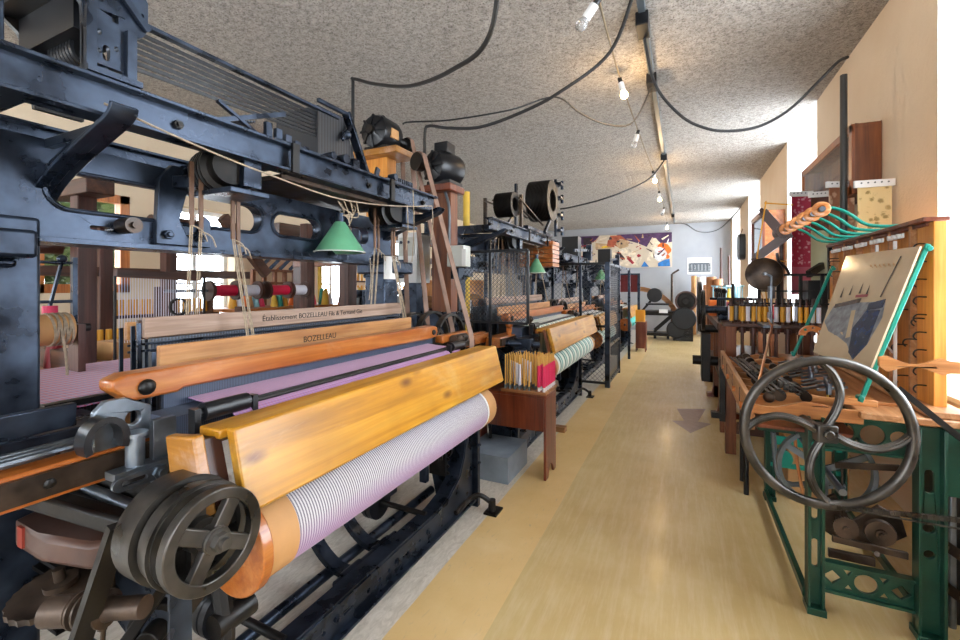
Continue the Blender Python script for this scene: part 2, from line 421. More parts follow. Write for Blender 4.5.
w.box((XR, y, 0), (XR+WT, YF, ZC)); wr = struct(w, 'wall_right', ['wall_cream', 'reveal'])
for p_ in wr.data.polygons:
    if abs(p_.normal.x) < .5 and p_.center.x > XR: p_.material_index = 1
def window(n, x, y0, y1, z0, z1, nm, cols=2, rows=3, fr=.06, depth=.07, axis=0):
    """a window in a wall: x const (axis 0) or y const (axis 1)"""
    f = MB(); g = MB()
    P = (lambda a, d, z: (x+d, a, z)) if axis == 0 else (lambda a, d, z: (a, x+d, z))
    h = depth/2
    for a, b, c, d in ((y0, y0+fr, z0, z1), (y1-fr, y1, z0, z1), (y0, y1, z0, z0+fr), (y0, y1, z1-fr, z1)): f.box(P(a, -h, c), P(b, h, d))
    for i in range(1, cols): yy = y0+(y1-y0)*i/cols; f.box(P(yy-fr*.4, -h*.8, z0), P(yy+fr*.4, h*.8, z1))
    for i in range(1, rows): zz = z0+(z1-z0)*i/rows; f.box(P(y0, -h*.5, zz-.014), P(y1, h*.5, zz+.014))
    g.box(P(y0+fr, -.004, z0+fr), P(y1-fr, .004, z1-fr))
    o = struct(f, 'window_%d' % n, nm); g.build('pane', 'glass', o, (0, 0, 0)); return o
for i, (a, b) in enumerate(RW): window(i+1, XR+WT-.08, a, b, SILL, ZC, 'sash')
struct(MB().box((XR-.02, 1.9, SILL), (XR+WT-.12, 3.4, SILL+.03)), 'trim_1', 'sash', .004)
LW = [(-2.6, -1.2), (2.1, 3.0), (3.42, 4.4), (6.1, 7.1), (8.4, 9.6), (11, 12.2)]
lz = [(1.0, 2.7), (1.42, 2.62), (1.0, 2.62), (1.0, 2.62), (1.0, 2.62), (1.0, 2.62)]
struct(MB().prism((XL-.35, 0, 0), (0, 1, 0), (0, 0, 1), .35, [(YB, 0), (YF, 0), (YF, ZC), (YB, ZC)], [[(a, c), (b, c), (b, d), (a, d)] for (a, b), (c, d) in zip(LW, lz)]), 'wall_left', 'wall_sand')
for i, ((a, b), (c, d)) in enumerate(zip(LW, lz)): window(i+6, XL-.06 if i == 1 else XL-.22, a, b, c, d, 'sash_orange' if i == 1 else 'sash', 1 if i == 1 else 2, 1 if i == 1 else 3, .1 if i == 1 else .06, .12 if i == 1 else .07)
struct(MB().box((XL-.4, YF, 0), (XR+WT, YF+.3, ZC)), 'wall_back', 'wall_white')
FW = [(-4.6, -3.0), (-2.0, -.4)]
struct(MB().prism((0, YB, 0), (1, 0, 0), (0, 0, 1), .35, [(XL, 0), (XR, 0), (XR, ZC), (XL, ZC)], [[(a, .9), (b, .9), (b, 2.9), (a, 2.9)] for a, b in FW]), 'wall_front', 'wall_sand')
for i, (a, b) in enumerate(FW): window(i+12, YB-.2, a, b, .9, 2.9, 'sash', axis=1)
# greenery outside the orange-framed window
k = MB(); random.seed(3)
for i in range(5200):
    c = V((XL-1.5-random.random()*.8, 2.0+random.random()*2.4, random.random()*3.2)); a = random.random()*6.3; r = .04+.05*random.random()
    u = V((cos(a)*.3, sin(a), random.uniform(-.7, .7))).normalized()*r; q = V((.4, cos(a), random.uniform(.3, 1))).normalized()*r*.6
    k.add([c-u, c+q, c+u, c-q], [(0, 1, 2, 3)])
M['leaf'] = plain('garden_leaf', '26360f', .6, var=.7, sc=3)
for i in range(260):
    c = V((XL-2.4-random.random()*.3, 1.9+random.random()*2.8, random.random()*3.3)); a = random.random()*6.3; u = V((.1, cos(a), sin(a)))*.3; q = V((-.1, -sin(a), cos(a)))*.2
    k.add([c-u, c+q, c+u, c-q], [(0, 1, 2, 3)])
M['lawn'] = plain('garden_soil', '2c2a1c', .9, var=.2); struct(MB().box((XL-6, YB, -.15), (XL-.4, YF, 0)), 'ground', 'lawn')
tag(k.build('foliage', 'leaf', None, (XL-1.9, 3, 0)), 'green garden leaves seen through the orange-framed window', 'foliage', kind='stuff')

# light: the daylight outside, guided in by the window openings
W = bpy.data.worlds.new('daylight'); SC.world = W; W.use_nodes = True
W.node_tree.nodes['Background'].inputs[0].default_value = (.84, .92, 1.0, 1); W.node_tree.nodes['Background'].inputs[1].default_value = 15.0
def portal(loc, rot, sx, sy):
    l = bpy.data.lights.new('window_daylight', 'AREA'); l.shape = 'RECTANGLE'; l.size = sx; l.size_y = sy; l.cycles.is_portal = True
    o = bpy.data.objects.new('window_daylight', l); COL.objects.link(o); o.location = loc; o.rotation_euler = rot
for a, b in RW: portal((XR+WT-.2, (a+b)/2, (SILL+ZC)/2), (0, PI/2, 0), ZC-SILL, b-a)
for (a, b), (c, d) in zip(LW, lz): portal((XL-.02, (a+b)/2, (c+d)/2), (0, -PI/2, 0), d-c, b-a)
for a, b in FW: portal(((a+b)/2, YB+.02, 1.9), (PI/2, 0, 0), b-a, 2.0)
cam = bpy.data.cameras.new('camera'); co = bpy.data.objects.new('camera', cam); COL.objects.link(co)
cam.sensor_width = 36; cam.lens = FOC/960*36; cam.shift_y = -34/960; cam.clip_start = .02
co.location = (0, 0, EYE); co.rotation_euler = (PI/2, 0, TH); SC.camera = co
SC.view_settings.view_transform = 'Standard'; SC.view_settings.look = 'None'; SC.view_settings.gamma = 1; SC.view_settings.use_curve_mapping = False
SC.view_settings.exposure = 0.42
SC.cycles.use_denoising = True; SC.cycles.max_bounces = 10; SC.cycles.diffuse_bounces = 6; SC.cycles.transparent_max_bounces = 16

# ------------------------------------------------------------------ ceiling: trunking, cables, bulbs
t = thing('cable_trunking', 'grey metal cable trunking running along the ceiling over the aisle', 'trunking', (-.28, 8, ZC))
MB().box((-.305, .8, ZC-.045), (-.255, 15.2, ZC)).build('channel', 'conduit', t, bev=.004)
for u, v, s in ((634, 8, .052), (643, 47, .045), (652, 104, .045), (664, 162, .045), (673, 205, .04), (677, 226, .05)):
    p = atX(u, v, -.28); MB().box((-.28-s, p.y-.11, ZC-.13), (-.28+s, p.y+.11, ZC-.03)).build('outlet_box', 'black', t, bev=.006)
def trunk(u, v): p = atX(u, v, -.28); return V((p.x, p.y, ZC-.11))
def cable(pts, label, r=.012, mat='cable', group=None, name='cable'):
    return solo(MB().tube(spline(pts, 8), r), name, mat, label, 'cable', pts[0], group)
cable([(-.28, 1.75, 3.44), (-.75, 1.95, 3.35)]+[atY(u, v, Y) for u, v, Y in ((490, 34, 2.25), (452, 70, 2.5), (410, 86, 2.8), (375, 84, 3.0), (354, 79, 3.1))]+[atY(353, 84, 3.1), atY(353, 130, 3.1), atY(353, 152, 3.1)], 'thick black cable drooping from the ceiling to the bare motor on the honey wood post', .015)
cable([trunk(636, 20), atY(610, 52, 3.15)]+[atY(u, v, Y) for u, v, Y in ((560, 92, 3.1), (520, 113, 3.1), (480, 127, 3.05), (448, 128, 3.05), (429, 126, 3.05))]+[atY(425, 134, 3.05), atY(425, 168, 3.05)], 'thick black cable drooping from the ceiling to the motor with the leather belt', .013)
cable([trunk(652, 109)]+[atY(u, v, Y) for u, v, Y in ((632, 123, 4.5), (605, 124, 4.4), (580, 113, 4.2), (555, 97, 3.9), (510, 110, 3.6), (450, 120, 3.4), (410, 122, 3.3), (403, 124, 3.25))], 'thin cable looping from the trunking to the bare motor on the honey wood post', .008)
cable([trunk(644, 58)]+[atY(u, v, Y) for u, v, Y in ((655, 84, 3.62), (680, 115, 3.66), (705, 128, 3.7), (730, 131, 3.76), (760, 126, 3.82), (790, 109, 3.88), (820, 80, 3.95), (838, 62, 3.98), (848, 57, 4.0))], 'black cable drooping from the ceiling to the upright conduit by the wall', .011)
cable([trunk(664, 168)]+[atY(u, v, Y) for u, v, Y in ((650, 178, 6.4), (625, 191, 6.0), (600, 200, 5.75), (572, 207, 5.55), (560, 209, 5.5))], 'black cable drooping towards the punched card tower of the second loom', .011)
cable([trunk(674, 208)]+[atY(u, v, Y) for u, v, Y in ((685, 224, 10.6), (697, 231, 10.9), (710, 232, 11.3), (722, 227, 11.7), (735, 214, 12.1), (741, 207, 12.4))], 'far black cable drooping across the aisle to the window wall', .012)
M['warmcord'] = plain('brown_lamp_flex', '7a6a50', .6)
flex = [V((-.5, .9, ZC-.1)), V((-.5, 2.6, ZC-.1))]
M['bulbglass'] = plain('clear_bulb_glass', 'd8d8d8', .08, 0, .8, Transmission_Weight=.7)
def m_emit(name, c, s):
    k = NT(name); k.set(Base_Color=lin(c), Emission_Color=lin(c), Emission_Strength=s); return k.m
M['lit'] = m_emit('glowing_bulb', 'ffd9a0', 22)
bulbs = [(598, 0, 590, 12, 0, 'large unlit bulb with a clear globe, first of the string'), (620, 80, 625, 98, 1, 'brightest glowing bulb above the middle of the aisle'), (638, 132, 632, 152, 0, 'white bulb tilted sideways on the string, faintly lit'),
         (653, 172, 657, 190, 1, 'glowing bulb just past the crossing cable'), (659, 192, 660, 204, 1, 'small glowing bulb between two others down the string'), (664, 208, 661, 218, 0, 'small unlit bulb far down the string'), (667, 223, 667, 231, 1, 'glowing bulb hanging in front of the mural top')]
for i, (u, v, u2, v2, lit, lab) in enumerate(bulbs):
    Yb = (2.55, 4.25, 5.4, 7.6, 9.2, 11, 14)[i]
    p = V((-.5, Yb, ZC-.1)); q = atY(u2, v2, Yb); 
    p = atY(u, v, Yb); d = (q-p).normalized(); flex.append(p+V((0, 0, .02)))
    q = p+d*.17
    t = thing('hanging_bulb', lab, 'bulb', p, 'bare bulbs strung along the ceiling')
    MB().cyl(p-d*.02, p+d*.03, .02, n=12).build('cap', 'black', t)
    MB().cyl(p+d*.03, p+d*.115, .026, n=16).build('holder', 'white', t)
    b = MB(); b.ball(p+d*.155, .036, 16); b.cyl(p+d*.105, p+d*.14, .02, .028, 14); b.build('globe', 'lit' if lit else 'bulbglass', t)
    if lit:
        l = bpy.data.lights.new('bulb_glow', 'POINT'); l.energy = 13; l.color = (1, .68, .36); l.shadow_soft_size = .04
        o = bpy.data.objects.new('bulb_glow', l); COL.objects.link(o); o.location = p+d*.26
cable(flex, 'thin brown flex that strings the bare bulbs along the ceiling', .007, 'warmcord', name='lamp_flex')
# ------------------------------------------------------------------ power looms
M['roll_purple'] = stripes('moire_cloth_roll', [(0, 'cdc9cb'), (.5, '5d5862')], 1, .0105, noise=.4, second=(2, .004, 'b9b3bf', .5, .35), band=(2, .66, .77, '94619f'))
M['roll_teal'] = stripes('striped_teal_cloth_roll', [(0, 'd6d8ca'), (.4, '2c6258'), (.62, 'b9c9bd'), (.8, '4d8f80')], 1, .17)
M['cloth_purple'] = stripes('purple_woven_cloth', [(0, '9a6f9f'), (.5, 'a9657f'), (.75, '8a6a9a')], 1, .012, second=(0, .008, 'b58fb3', .4, .5))
M['cloth_teal'] = stripes('striped_woven_cloth', [(0, 'c9c7b8'), (.4, '5d7870'), (.6, 'a8b3a6'), (.85, '6d6a4f')], 1, .17)
M['cloth_grey'] = stripes('pale_warp', [(0, 'b8b4ac'), (.5, '8f9792')], 1, .03)
M['warp_pink'] = stripes('pink_warp_threads', [(0, 'a86a90'), (.4, 'b34a6a'), (.7, '8f6c9c')], 1, .02, second=(0, .05, 'c797ad', .3, .5))
M['heddle'] = stripes('steel_heddle_bank', [(0, '454d5c'), (.35, '14171d'), (.6, '2c333e')], 1, .012, rough=.4, sheen=0)
M['reed'] = stripes('steel_reed', [(0, '4c566a'), (.5, '2b3240')], 1, .006, rough=.4, sheen=0)
M['slats'] = stripes('black_slat_pack', [(0, '0d0d0f'), (.6, '2e3138')], 1, .02, rough=.4, sheen=0)
LB = (-1.9, 1.6, 0); M['leather'] = plain('dark_brown_leather', '4a3228', .45, var=.3); M['redbrown'] = plain('red_brown_mark', '8a3020', .5)
def ibeam(mb, x, y0, y1, z0, z1, w=.085, t=.012):
    mb.box((x-w/2, y0, z0), (x+w/2, y1, z0+t)); mb.box((x-w/2, y0, z1-t), (x+w/2, y1, z1)); mb.box((x-t/2, y0, z0), (x+t/2, y1, z1))
def comb(mb, a, b, n, d, w, h):
    a, b, d = V(a), V(b), V(d)
    for i in range(n): p = a+(b-a)*i/(n-1); mb.bar(p, p+d, w, h, (b-a))
def truss_arm(y):
    m = MB()
    out = [(-2.25, 1.66), (-2.05, 1.66), (-2.02, 1.74), (-1.95, 1.82), (-1.80, 1.89), (-1.62, 1.95), (-1.50, 1.99), (-1.475, 2.02), (-1.50, 2.035), (-1.62, 2.0), (-1.62, 1.995), (-2.25, 1.995)]
    m.prism((0, y, 0), (1, 0, 0), (0, 0, 1), .022, out, [[(-2.18, 1.84), (-2.08, 1.84), (-2.08, 1.965), (-2.18, 1.965)], [(-2.04, 1.86), (-1.90, 1.92), (-1.76, 1.965), (-2.04, 1.965)]])
    prof = [(p.x, p.z) for p in spline([(-2.045, 0, 1.67), (-2.02, 0, 1.74), (-1.95, 0, 1.82), (-1.80, 0, 1.89), (-1.62, 0, 1.95), (-1.50, 0, 1.99), (-1.47, 0, 2.025)], 4)]
    m.sheet([[(a, y-.045, b), (a, y+.025, b)] for a, b in prof], .014)
    return m
def loom(label, group, off, yA, yB, cloth, roll, first=True):
    o = thing('power_loom', label, 'loom', V(LB)+V(off), group, base=LB)
    yl, yr = yA-.25, yB+.05            # side frames
    # front rail sweeping up into the right leg
    rail = MB()
    holes = [slot2(y-.03, y+.03, .105, .121) for y in (1.0, 1.42, 1.84)]+[circ2(y, .115, .011, 10) for y in (.85, 1.13, 1.2, 1.28, 1.55, 1.63, 1.7, 1.97)]+[slot2(yr-.02, yr, .45, .6)]
    r = yr-.22
    outl = [(yl, .055), (yr+.03, .055), (yr+.03, .93), (yr-.05, .93), (yr-.05, .5), (yr-.08, .38), (yr-.14, .275), (r-.06, .205), (r-.2, .175), (yl, .175)]
    rail.prism((-1.31, 0, 0), (0, 1, 0), (0, 0, 1), .014, outl, holes)
    path = [(yl, .18), (r-.2, .18), (r-.06, .21), (yr-.14, .28), (yr-.08, .385), (yr-.05, .5), (yr-.05, .93)]
    for a, b in zip(path, path[1:]): rail.bar((-1.345, a[0], a[1]), (-1.345, b[0], b[1]), .085, .012, (0, 0, 1) if abs(b[0]-a[0]) > .02 else (0, 1, 0))
    rail.box((-1.32, yl, .05), (-1.265, yr+.03, .062))
    ra = rail.build('front_rail', 'iron', o, bev=.003)
    bl = MB()
    for y in (.92, 1.35, 1.76, 2.05): hexbolt(bl, (-1.296, y, .125), (1, 0, 0), .017, .011)
    for z in (.3, .42, .56, .72, .84): hexbolt(bl, (-1.262, yr+.06, z), (1, 0, 0), .012, .009)
    each(bl, 'bolt', 'iron', ra)
    MB().box((-1.315, yr+.045, 0), (-1.262, yr+.085, .95)).build('front_leg', 'iron', o, bev=.004)
    MB().box((-1.36, yl+.005, 0), (-1.30, yl+.06, .62)).build('front_leg', 'iron', o, bev=.004)
    f = MB(); f.tube(spline([(-1.27, yr-.25, .1), (-1.25, yr-.08, .12), (-1.22, yr+.0, .11), (-1.15, yr+.03, .06)], 6), .016); f.cyl((-1.15, yr+.03, .008), (-1.15, yr+.03, .085), .024); f.box((-1.19, yr-.02, 0), (-1.1, yr+.1, .012)); f.build('foot', 'iron_dark', o)
    # side frames (cast plates, pierced)
    for y, nm in ((yl+.02 if not first else yl+.3, 0), (yr-.02, 1)):
        s = MB(); s.prism((0, y, 0), (1, 0, 0), (0, 0, 1), .03, [(-2.9, 0), (-2.72, 0), (-2.62, .35), (-2.3, .5), (-1.95, .5), (-1.6, .35), (-1.52, 0), (-1.36, 0), (-1.36, .86), (-1.5, .96), (-2.9, .96)], [slot2(-2.6, -2.15, .62, .86, .06), slot2(-2.0, -1.62, .62, .86, .06)])
        s.build('side_frame', 'iron', o, bev=.003)
    for y in (yl-.01, yr-.17): MB().box((-2.05, y, 0), (-1.88, y+.16, 1.72)).build('arch_post', 'iron', o, bev=.012)
    for y in (yl-.13, yr-.2):
        c = MB(); c.box((-2.1, y, 1.585), (-1.78, y+.24, 1.67)); c.box((-2.07, y+.03, 1.555), (-1.83, y+.21, 1.585)); c.build('post_cap', 'iron', o, bev=.012)
    for y in (yl-.03, yr-.15): MB().box((-2.95, y, 0), (-2.82, y+.13, 1.0)).build('rear_post', 'iron', o, bev=.008)
    # arch beam with long slots
    ab = MB(); a0, a1 = yl-.03, yr+.02
    sl = [slot2(a0+.21, a0+1.03, 1.765, 1.9), slot2(a0+1.09, a0+1.42, 1.765, 1.89), slot2(a0+1.5, a0+1.85, 1.78, 1.89)] if first else [slot2(a0+.4, a0+.62, 1.8, 1.83), slot2(a0+1.3, a0+1.5, 1.8, 1.83)]
    ab.prism((-2.0, 0, 0), (0, 1, 0), (0, 0, 1), .06, [(a0, 1.65), (a1, 1.65), (a1, 1.97), (a0+1.5, 1.97), (a0+.2, 1.995), (a0, 1.995)], sl+[slot2(a0+.33, a0+.4, 1.705, 1.72)])
    ab.box((-2.05, a0, 1.645), (-1.885, a1, 1.663))
    if first:
        for s_ in sl[:2]: ab.tube([(-1.938, p[0], p[1]) for p in s_], .009, 6, True)
    abo = ab.build('arch_beam', 'iron', o, bev=.004)
    kb = MB(); kb.cyl((-1.94, .9, 1.728), (-1.86, .9, 1.728), .03); kb.cyl((-1.86, .9, 1.728), (-1.845, .9, 1.728), .012); kb.build('pin', 'iron_brown', abo)
    br = MB(); br.prism((-1.94, 0, 0), (0, 1, 0), (0, 0, 1), .03, [(1.0, 1.67), (1.22, 1.67), (1.22, 1.79), (1.19, 1.81), (1.18, 1.74), (1.12, 1.71), (1.09, 1.78), (1.12, 1.9), (1.22, 1.96), (1.22, 2.0), (1.06, 2.0), (1.01, 1.93)])
    br.bar((-1.92, 1.1, 1.93), (-1.72, 1.16, 1.93), .09, .05); hexbolt(br, (-1.91, 1.04, 1.71), (1, 0, 0), .02, .02); hexbolt(br, (-1.91, 1.17, 1.71), (1, 0, 0), .02, .02)
    br.build('pulley_bracket', 'iron', abo, bev=.003)
    # upper I-beams, truss arms, soffit
    for x in (-1.6, -2.28):
        ib = MB(); ibeam(ib, x, yl-.75 if first else yl+.05, yr+.02, 2.005, 2.125)
        ib.build('beam', 'iron', o, bev=.002)
    bb = MB()
    for y in (.35, .9, 1.9, 2.45): hexbolt(bb, (-1.593, y, 2.06), (1, 0, 0), .016, .014)
    for y in (1.35, 2.05): bb.box((-1.56, y, 2.0), (-1.545, y+.035, 2.128))
    each(bb, 'bolt', 'iron_dark', o)
    for y in (yl+.2, yr-.06): truss_arm(y).build('truss_arm', 'iron', o, bev=.003)
    for y in ((.05, .5, 1.3, 2.35) if first else (.6, 2.35)): MB().box((-2.28, y, 2.02), (-1.6, y+.05, 2.1)).build('cross_tie', 'iron', o, bev=.003)
    MB().box((-2.22, 1.36, 1.985), (-1.63, 2.12, 2.004)).build('soffit_board', 'iron_brown', o)
    # grooved drums with straps to the healds
    for y, x in ((1.17, -1.79), (yr-.3, -1.79)):
        d = MB(); pr = [(.0, 0)]
        for i in range(5): h = i*.032; pr += [(.078, h), (.1, h+.004), (.1, h+.016), (.078, h+.02)]
        pr += [(.07, .165), (.07, .19), (0, .19)]
        d.lathe((x-.02, y, 1.975), (1, -.25, 0), pr, 24)
        dr = d.build('harness_drum', 'iron_dark', o)
        k = MB(); k.box((x+.16, y-.02, 1.9), (x+.2, y+.06, 2.01)); k.box((x-.02, y-.09, 1.865), (x+.22, y+.08, 1.885)); k.build('drum_block', 'iron', dr, bev=.003)
        for q, (dx, dy, zt) in enumerate(((.04, -.128, 1.38), (.04, -.092, 1.38), (.045, .04, 1.29), (.045, .064, 1.29))):
            zz = 1.74-.02*q; s = MB(); s.box((x+dx-.004, y+dy-.008, zz), (x+dx+.004, y+dy+.008, 1.99)); st = s.build('harness_strap', 'strap', o)
            tx = -1.78 if zt > 1.33 else -1.65
            c = MB()
            for e in (-.004, .004): c.tube([(x+dx, y+dy+e, zz+.01), (tx, y+dy+e, zt)], .0028, 5)
            c.tube(spline([(x+dx, y+dy, zz), (x+dx+.02, y+dy+.03, zz-.02), (x+dx+.01, y+dy+.055, zz-.06)], 4), .003, 5); c.build('cord', 'cord', st)
    # heald shafts
    hs = [(-1.65, 1.205, 1.292, 'peach', yA+.12, yB-.14), (-1.78, 1.31, 1.385, 'worn', yA+.14, yB-.07), (-1.86, 1.30, 1.37, 'dark_y', yA+.16, yB-.07), (-1.94, 1.29, 1.36, 'peach', yA+.16, yB-.07)]
    for i, (x, z0, z1, mt, y0, y1) in enumerate(hs):
        s = MB().box((x-.011, y0, z0), (x+.011, y1, z1)).build('heald_shaft', mt, o, bev=.003)
        g = MB(); g.box((x-.008, y0+.02, .98), (x+.008, y1-.02, z0-.004)); g.build('heddle_bank', 'heddle', s)
        fr = MB(); fr.bar((x, y0-.015, .95), (x, y0-.015, z1-.02), .008, .012); fr.bar((x, y1+.012, .95), (x, y1+.012, z1-.02), .008, .012)
        for zz in (z0-.02, z0-.045): fr.tube([(x+.014, y0, zz), (x+.014, y1, zz)], .005, 6)
        fr.build('heald_rod', 'iron', s)
        if first and i < 2:
            text('Établissement BOZELLEAU Fils & Ternand Gie' if i == 1 else 'BOZELLEAU', 'lettering', .036 if i else .04, 'iron_dark', s, (x+.0115, y0+(.62 if i == 0 else .48), z0+.026), (PI/2, 0, PI/2))
    # lay: cap, reed, sole
    lc = MB(); y0, y1 = yA-.13, yB-.12
    lc.prism((-1.52, 0, 0), (0, 1, 0), (0, 0, 1), .075, [(y0+.07, 1.165), (y0+.2, 1.165), (y0+.22, 1.175), (y1-.1, 1.165), (y1-.02, 1.175), (y1, 1.2), (y1-.01, 1.235), (y1-.05, 1.245), (y0+.06, 1.245), (y0+.025, 1.232), (y0+.025, 1.205)])
    lco = lc.build('lay_cap', 'orange', o, bev=.007)
    b = MB(); b.ball((-1.44, y0+.11, 1.2), .024, 14, (.6, 1, 1)); b.ball((-1.44, y1-.06, 1.205), .018, 14, (.6, 1, 1)); each(b, 'cap_bolt', 'iron_dark', lco)
    MB().box((-1.5, yA+.05, 1.06), (-1.487, yB-.12, 1.167)).build('reed', 'reed', o)
    ls = MB(); ls.box((-1.56, yl-.4 if first else yl-.1, .97), (-1.42, yr+.15, 1.055)); lso = ls.build('lay_sole', 'orange', o, bev=.006)
    for y in (yA+.1, yB-.2): MB().bar((-1.5, y, .25), (-1.5, y, .97), .05, .04).build('lay_sword', 'iron', lso, bev=.004)
    MB().box((-1.425, yl-.4 if first else yl-.1, .985), (-1.405, yA+.08, 1.045)).build('wear_plate', 'iron_brown', lso)
    st = MB()
    for y in ((.02, .2, .36, .5) if first else (.4, .5)): st.ball((-1.403, y, 1.016), .013, 10, (.5, 1, 1))
    each(st, 'stud', 'iron_dark', lso)
    # cloth over the breast and onto the roll
    cs = [[(x, y, z) for y in (yA+.12, yB-.19)] for x, z in ((-1.48, 1.13), (-1.4, 1.124), (-1.3, 1.116), (-1.262, 1.112), (-1.247, 1.1), (-1.24, 1.03), (-1.24, .86))]
    MB().sheet(cs, .003).build('woven_cloth', cloth, o)
    MB().box((-1.487, yA, 1.0), (-1.36, yB-.1, 1.112)).build('cloth_table', 'reed', o)
    bp = MB(); bp.tube([(-1.275, yA+.05, 1.124), (-1.275, yB-.08, 1.124)], .007); bp.tube([(-1.3, yA+.05, 1.126), (-1.3, yB-.08, 1.126)], .005); bp.build('breast_rod', 'iron_dark', o)
    bx = MB(); bx.prism((0, yA+.005, 0), (1, 0, 0), (0, 0, 1), -(yB-yA-.005), [(-1.122, 1.118), (-1.088, 1.118), (-1.034, .905), (-1.04, .892), (-1.066, .9)])
    bo = bx.build('breast_board', 'honey', o, bev=.007)
    MB().box((-1.21, yA-.01, 1.088), (-1.12, yB-.0, 1.114)).build('top_board', 'honey', bo, bev=.005)
    MB().box((-1.245, yA+.06, 1.06), (-1.215, yB-.03, 1.1)).build('inner_strip', 'orange', bo, bev=.004)
    for y in (yA-.075 if first else yA-.02, yB-.03):
        MB().prism((0, y, 0), (1, 0, 0), (0, 0, 1), -.03, [(-1.25, 1.1), (-1.13, 1.115), (-1.075, .91), (-1.21, .9)] if first else [(-1.15, 1.1), (-1.128, 1.112), (-1.075, .91), (-1.1, .9)]).build('end_cheek', 'honey_x' if first else 'brown_z', bo, bev=.006)
    if first: MB().prism((0, yA-.045, 0), (1, 0, 0), (0, 0, 1), -.05, [(-1.24, 1.085), (-1.14, 1.095), (-1.09, .93), (-1.2, .92)]).build('gap_shade_block', 'spool_brown', bo)  # dark filler standing in for the shade of the gap between cheek and board
    rc = (-1.185, .74)
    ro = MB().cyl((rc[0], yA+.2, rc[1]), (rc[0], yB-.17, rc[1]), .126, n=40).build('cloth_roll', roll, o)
    for a, b in ((yA+.1, yA+.2), (yB-.17, yB-.06)): MB().cyl((rc[0], a, rc[1]), (rc[0], b, rc[1]), .1275, n=40).build('roll_sleeve', 'card', ro)
    MB().cyl((rc[0], yB-.185, rc[1]), (rc[0], yB-.168, rc[1]), .1285, n=40).build('roll_band', 'white', ro)
    MB().cyl((rc[0], yA+.065, rc[1]), (rc[0], yA+.1, rc[1]), .14, n=40).build('roll_flange', 'orange', ro, bev=.004)
    MB().cyl((rc[0], yA, rc[1]), (rc[0], yr+.02, rc[1]), .022).build('roll_spindle', 'iron', ro)
    for a, b in ((yA+.03, yA+.17), (yB-.28, yB-.14)):
        t = MB(); t.cyl((-1.26, a, 1.135), (-1.26, b, 1.135), .026); t.cyl((-1.26, a-.02, 1.135), (-1.26, b+.02, 1.135), .012); t.box((-1.275, a-.03, 1.06), (-1.245, a-.012, 1.15)); t.box((-1.275, b+.012, 1.06), (-1.245, b+.03, 1.15)); t.build('temple_roller', 'black', o)
    # treadle shaft, curved levers, spring weights
    MB().cyl((-1.57, yl+.05, .1), (-1.57, yr-.05, .1), .026).build('treadle_shaft', 'iron', o)
    for y in (1.58, 1.8):
        l = MB(); pts = [(-1.42, .16), (-1.5, .155), (-1.6, .21), (-1.68, .31), (-1.73, .46)]
        q = spline([(x, 0, z) for x, z in pts], 5); l.sheet([[(p.x, y-.03, p.z), (p.x, y+.03, p.z)] for p in q], .03)
        l.cyl((-1.42, y-.06, .14), (-1.42, y+.06, .14), .034); l.box((-1.46, y-.02, .11), (-1.37, y+.02, .15)); l.build('curved_lever', 'iron', o)
    MB().cyl((-1.42, 1.48, .14), (-1.42, 1.92, .14), .026).build('lever_tube', 'iron', o)
    for y in (1.13, 2.1):
        wt = MB(); wt.lathe((-1.78, y, .19), (1, 0, 0), [(0, 0), (.07, 0), (.085, .01), (.085, .03), (.05, .035), (.05, .045), (.1, .05), (.1, .075), (.094, .08), (.1, .085), (.1, .115), (.03, .12), (0, .12)], 28)
        wo = wt.build('brake_weight', 'black', o); MB().cyl((-1.68, y, .19), (-1.34, y, .185), .016).build('brake_rod', 'iron_dark', wo)
    # right end gear cluster below the roll
    g = MB(); y = yr-.1
    for (x, yy, z, r_) in ((-1.45, y, .42, .07), (-1.42, y-.02, .58, .05), (-1.6, y, .5, .1)):
        g.rim((x, yy, z), (0, 1, 0), r_, r_*.75, .03, 24); g.cyl((x, yy-.03, z), (x, yy+.03, z), r_*.35); comb_n = 0
        for i in range(4): an = i*PI/2; g.bar((x, yy, z), (x+r_*.8*cos(an), yy, z+r_*.8*sin(an)), .02, .015, (0, 1, 0))
    g.box((-1.5, y-.09, .28), (-1.38, y-.06, .62)); g.box((-1.62, y-.05, .3), (-1.56, y-.03, .66)); g.cyl((-1.43, y-.16, .56), (-1.43, y-.02, .56), .03); g.cyl((-1.39, y-.13, .4), (-1.39, y-.13, .6), .014)
    for i in range(7): hexbolt(g, (-1.37, y-.08, .3+.045*i), (1, 0, 0), .012)
    g.build('take_up_gears', 'iron_dark', o)
    # right end flywheels
    for i, (x, r_) in enumerate(((-1.86, .2), (-1.7, .215), (-1.55, .2))):
        wheel(MB(), (x, yr+.17, 1.08), (1, 0, 0), r_+.02, r_+.003, .04, .04, 5, .025, .012, 48, .3*i).build('flywheel', 'wheel', o)
    MB().cyl((-2.1, yr+.19, 1.09), (-1.4, yr+.19, 1.09), .018).build('flywheel_shaft', 'steel', o)
    # right end of the lay: shuttle box rail and wooden picker parts
    MB().box((-1.5, yr-.12, 1.12), (-1.44, yr+.28, 1.17)).build('shuttle_box', 'orange', o, bev=.008)
    e = MB(); e.cyl((-1.4, yr-.05, 1.14), (-1.4, yr+.12, 1.14), .03); e.box((-1.42, yr-.1, 1.08), (-1.36, yr+.2, 1.115)); e.cyl((-1.36, yr-.04, 1.1), (-1.36, yr-.04, 1.17), .016); e.cyl((-1.38, yr+.05, 1.1), (-1.38, yr+.05, 1.16), .014); e.build('picker', 'iron_brown', o)
    return o
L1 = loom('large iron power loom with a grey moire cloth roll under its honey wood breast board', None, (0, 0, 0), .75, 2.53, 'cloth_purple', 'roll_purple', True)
def P(name, mb, mat, par=None, bev=0.0): return mb.build(name, mat, par or L1, LB, bev)

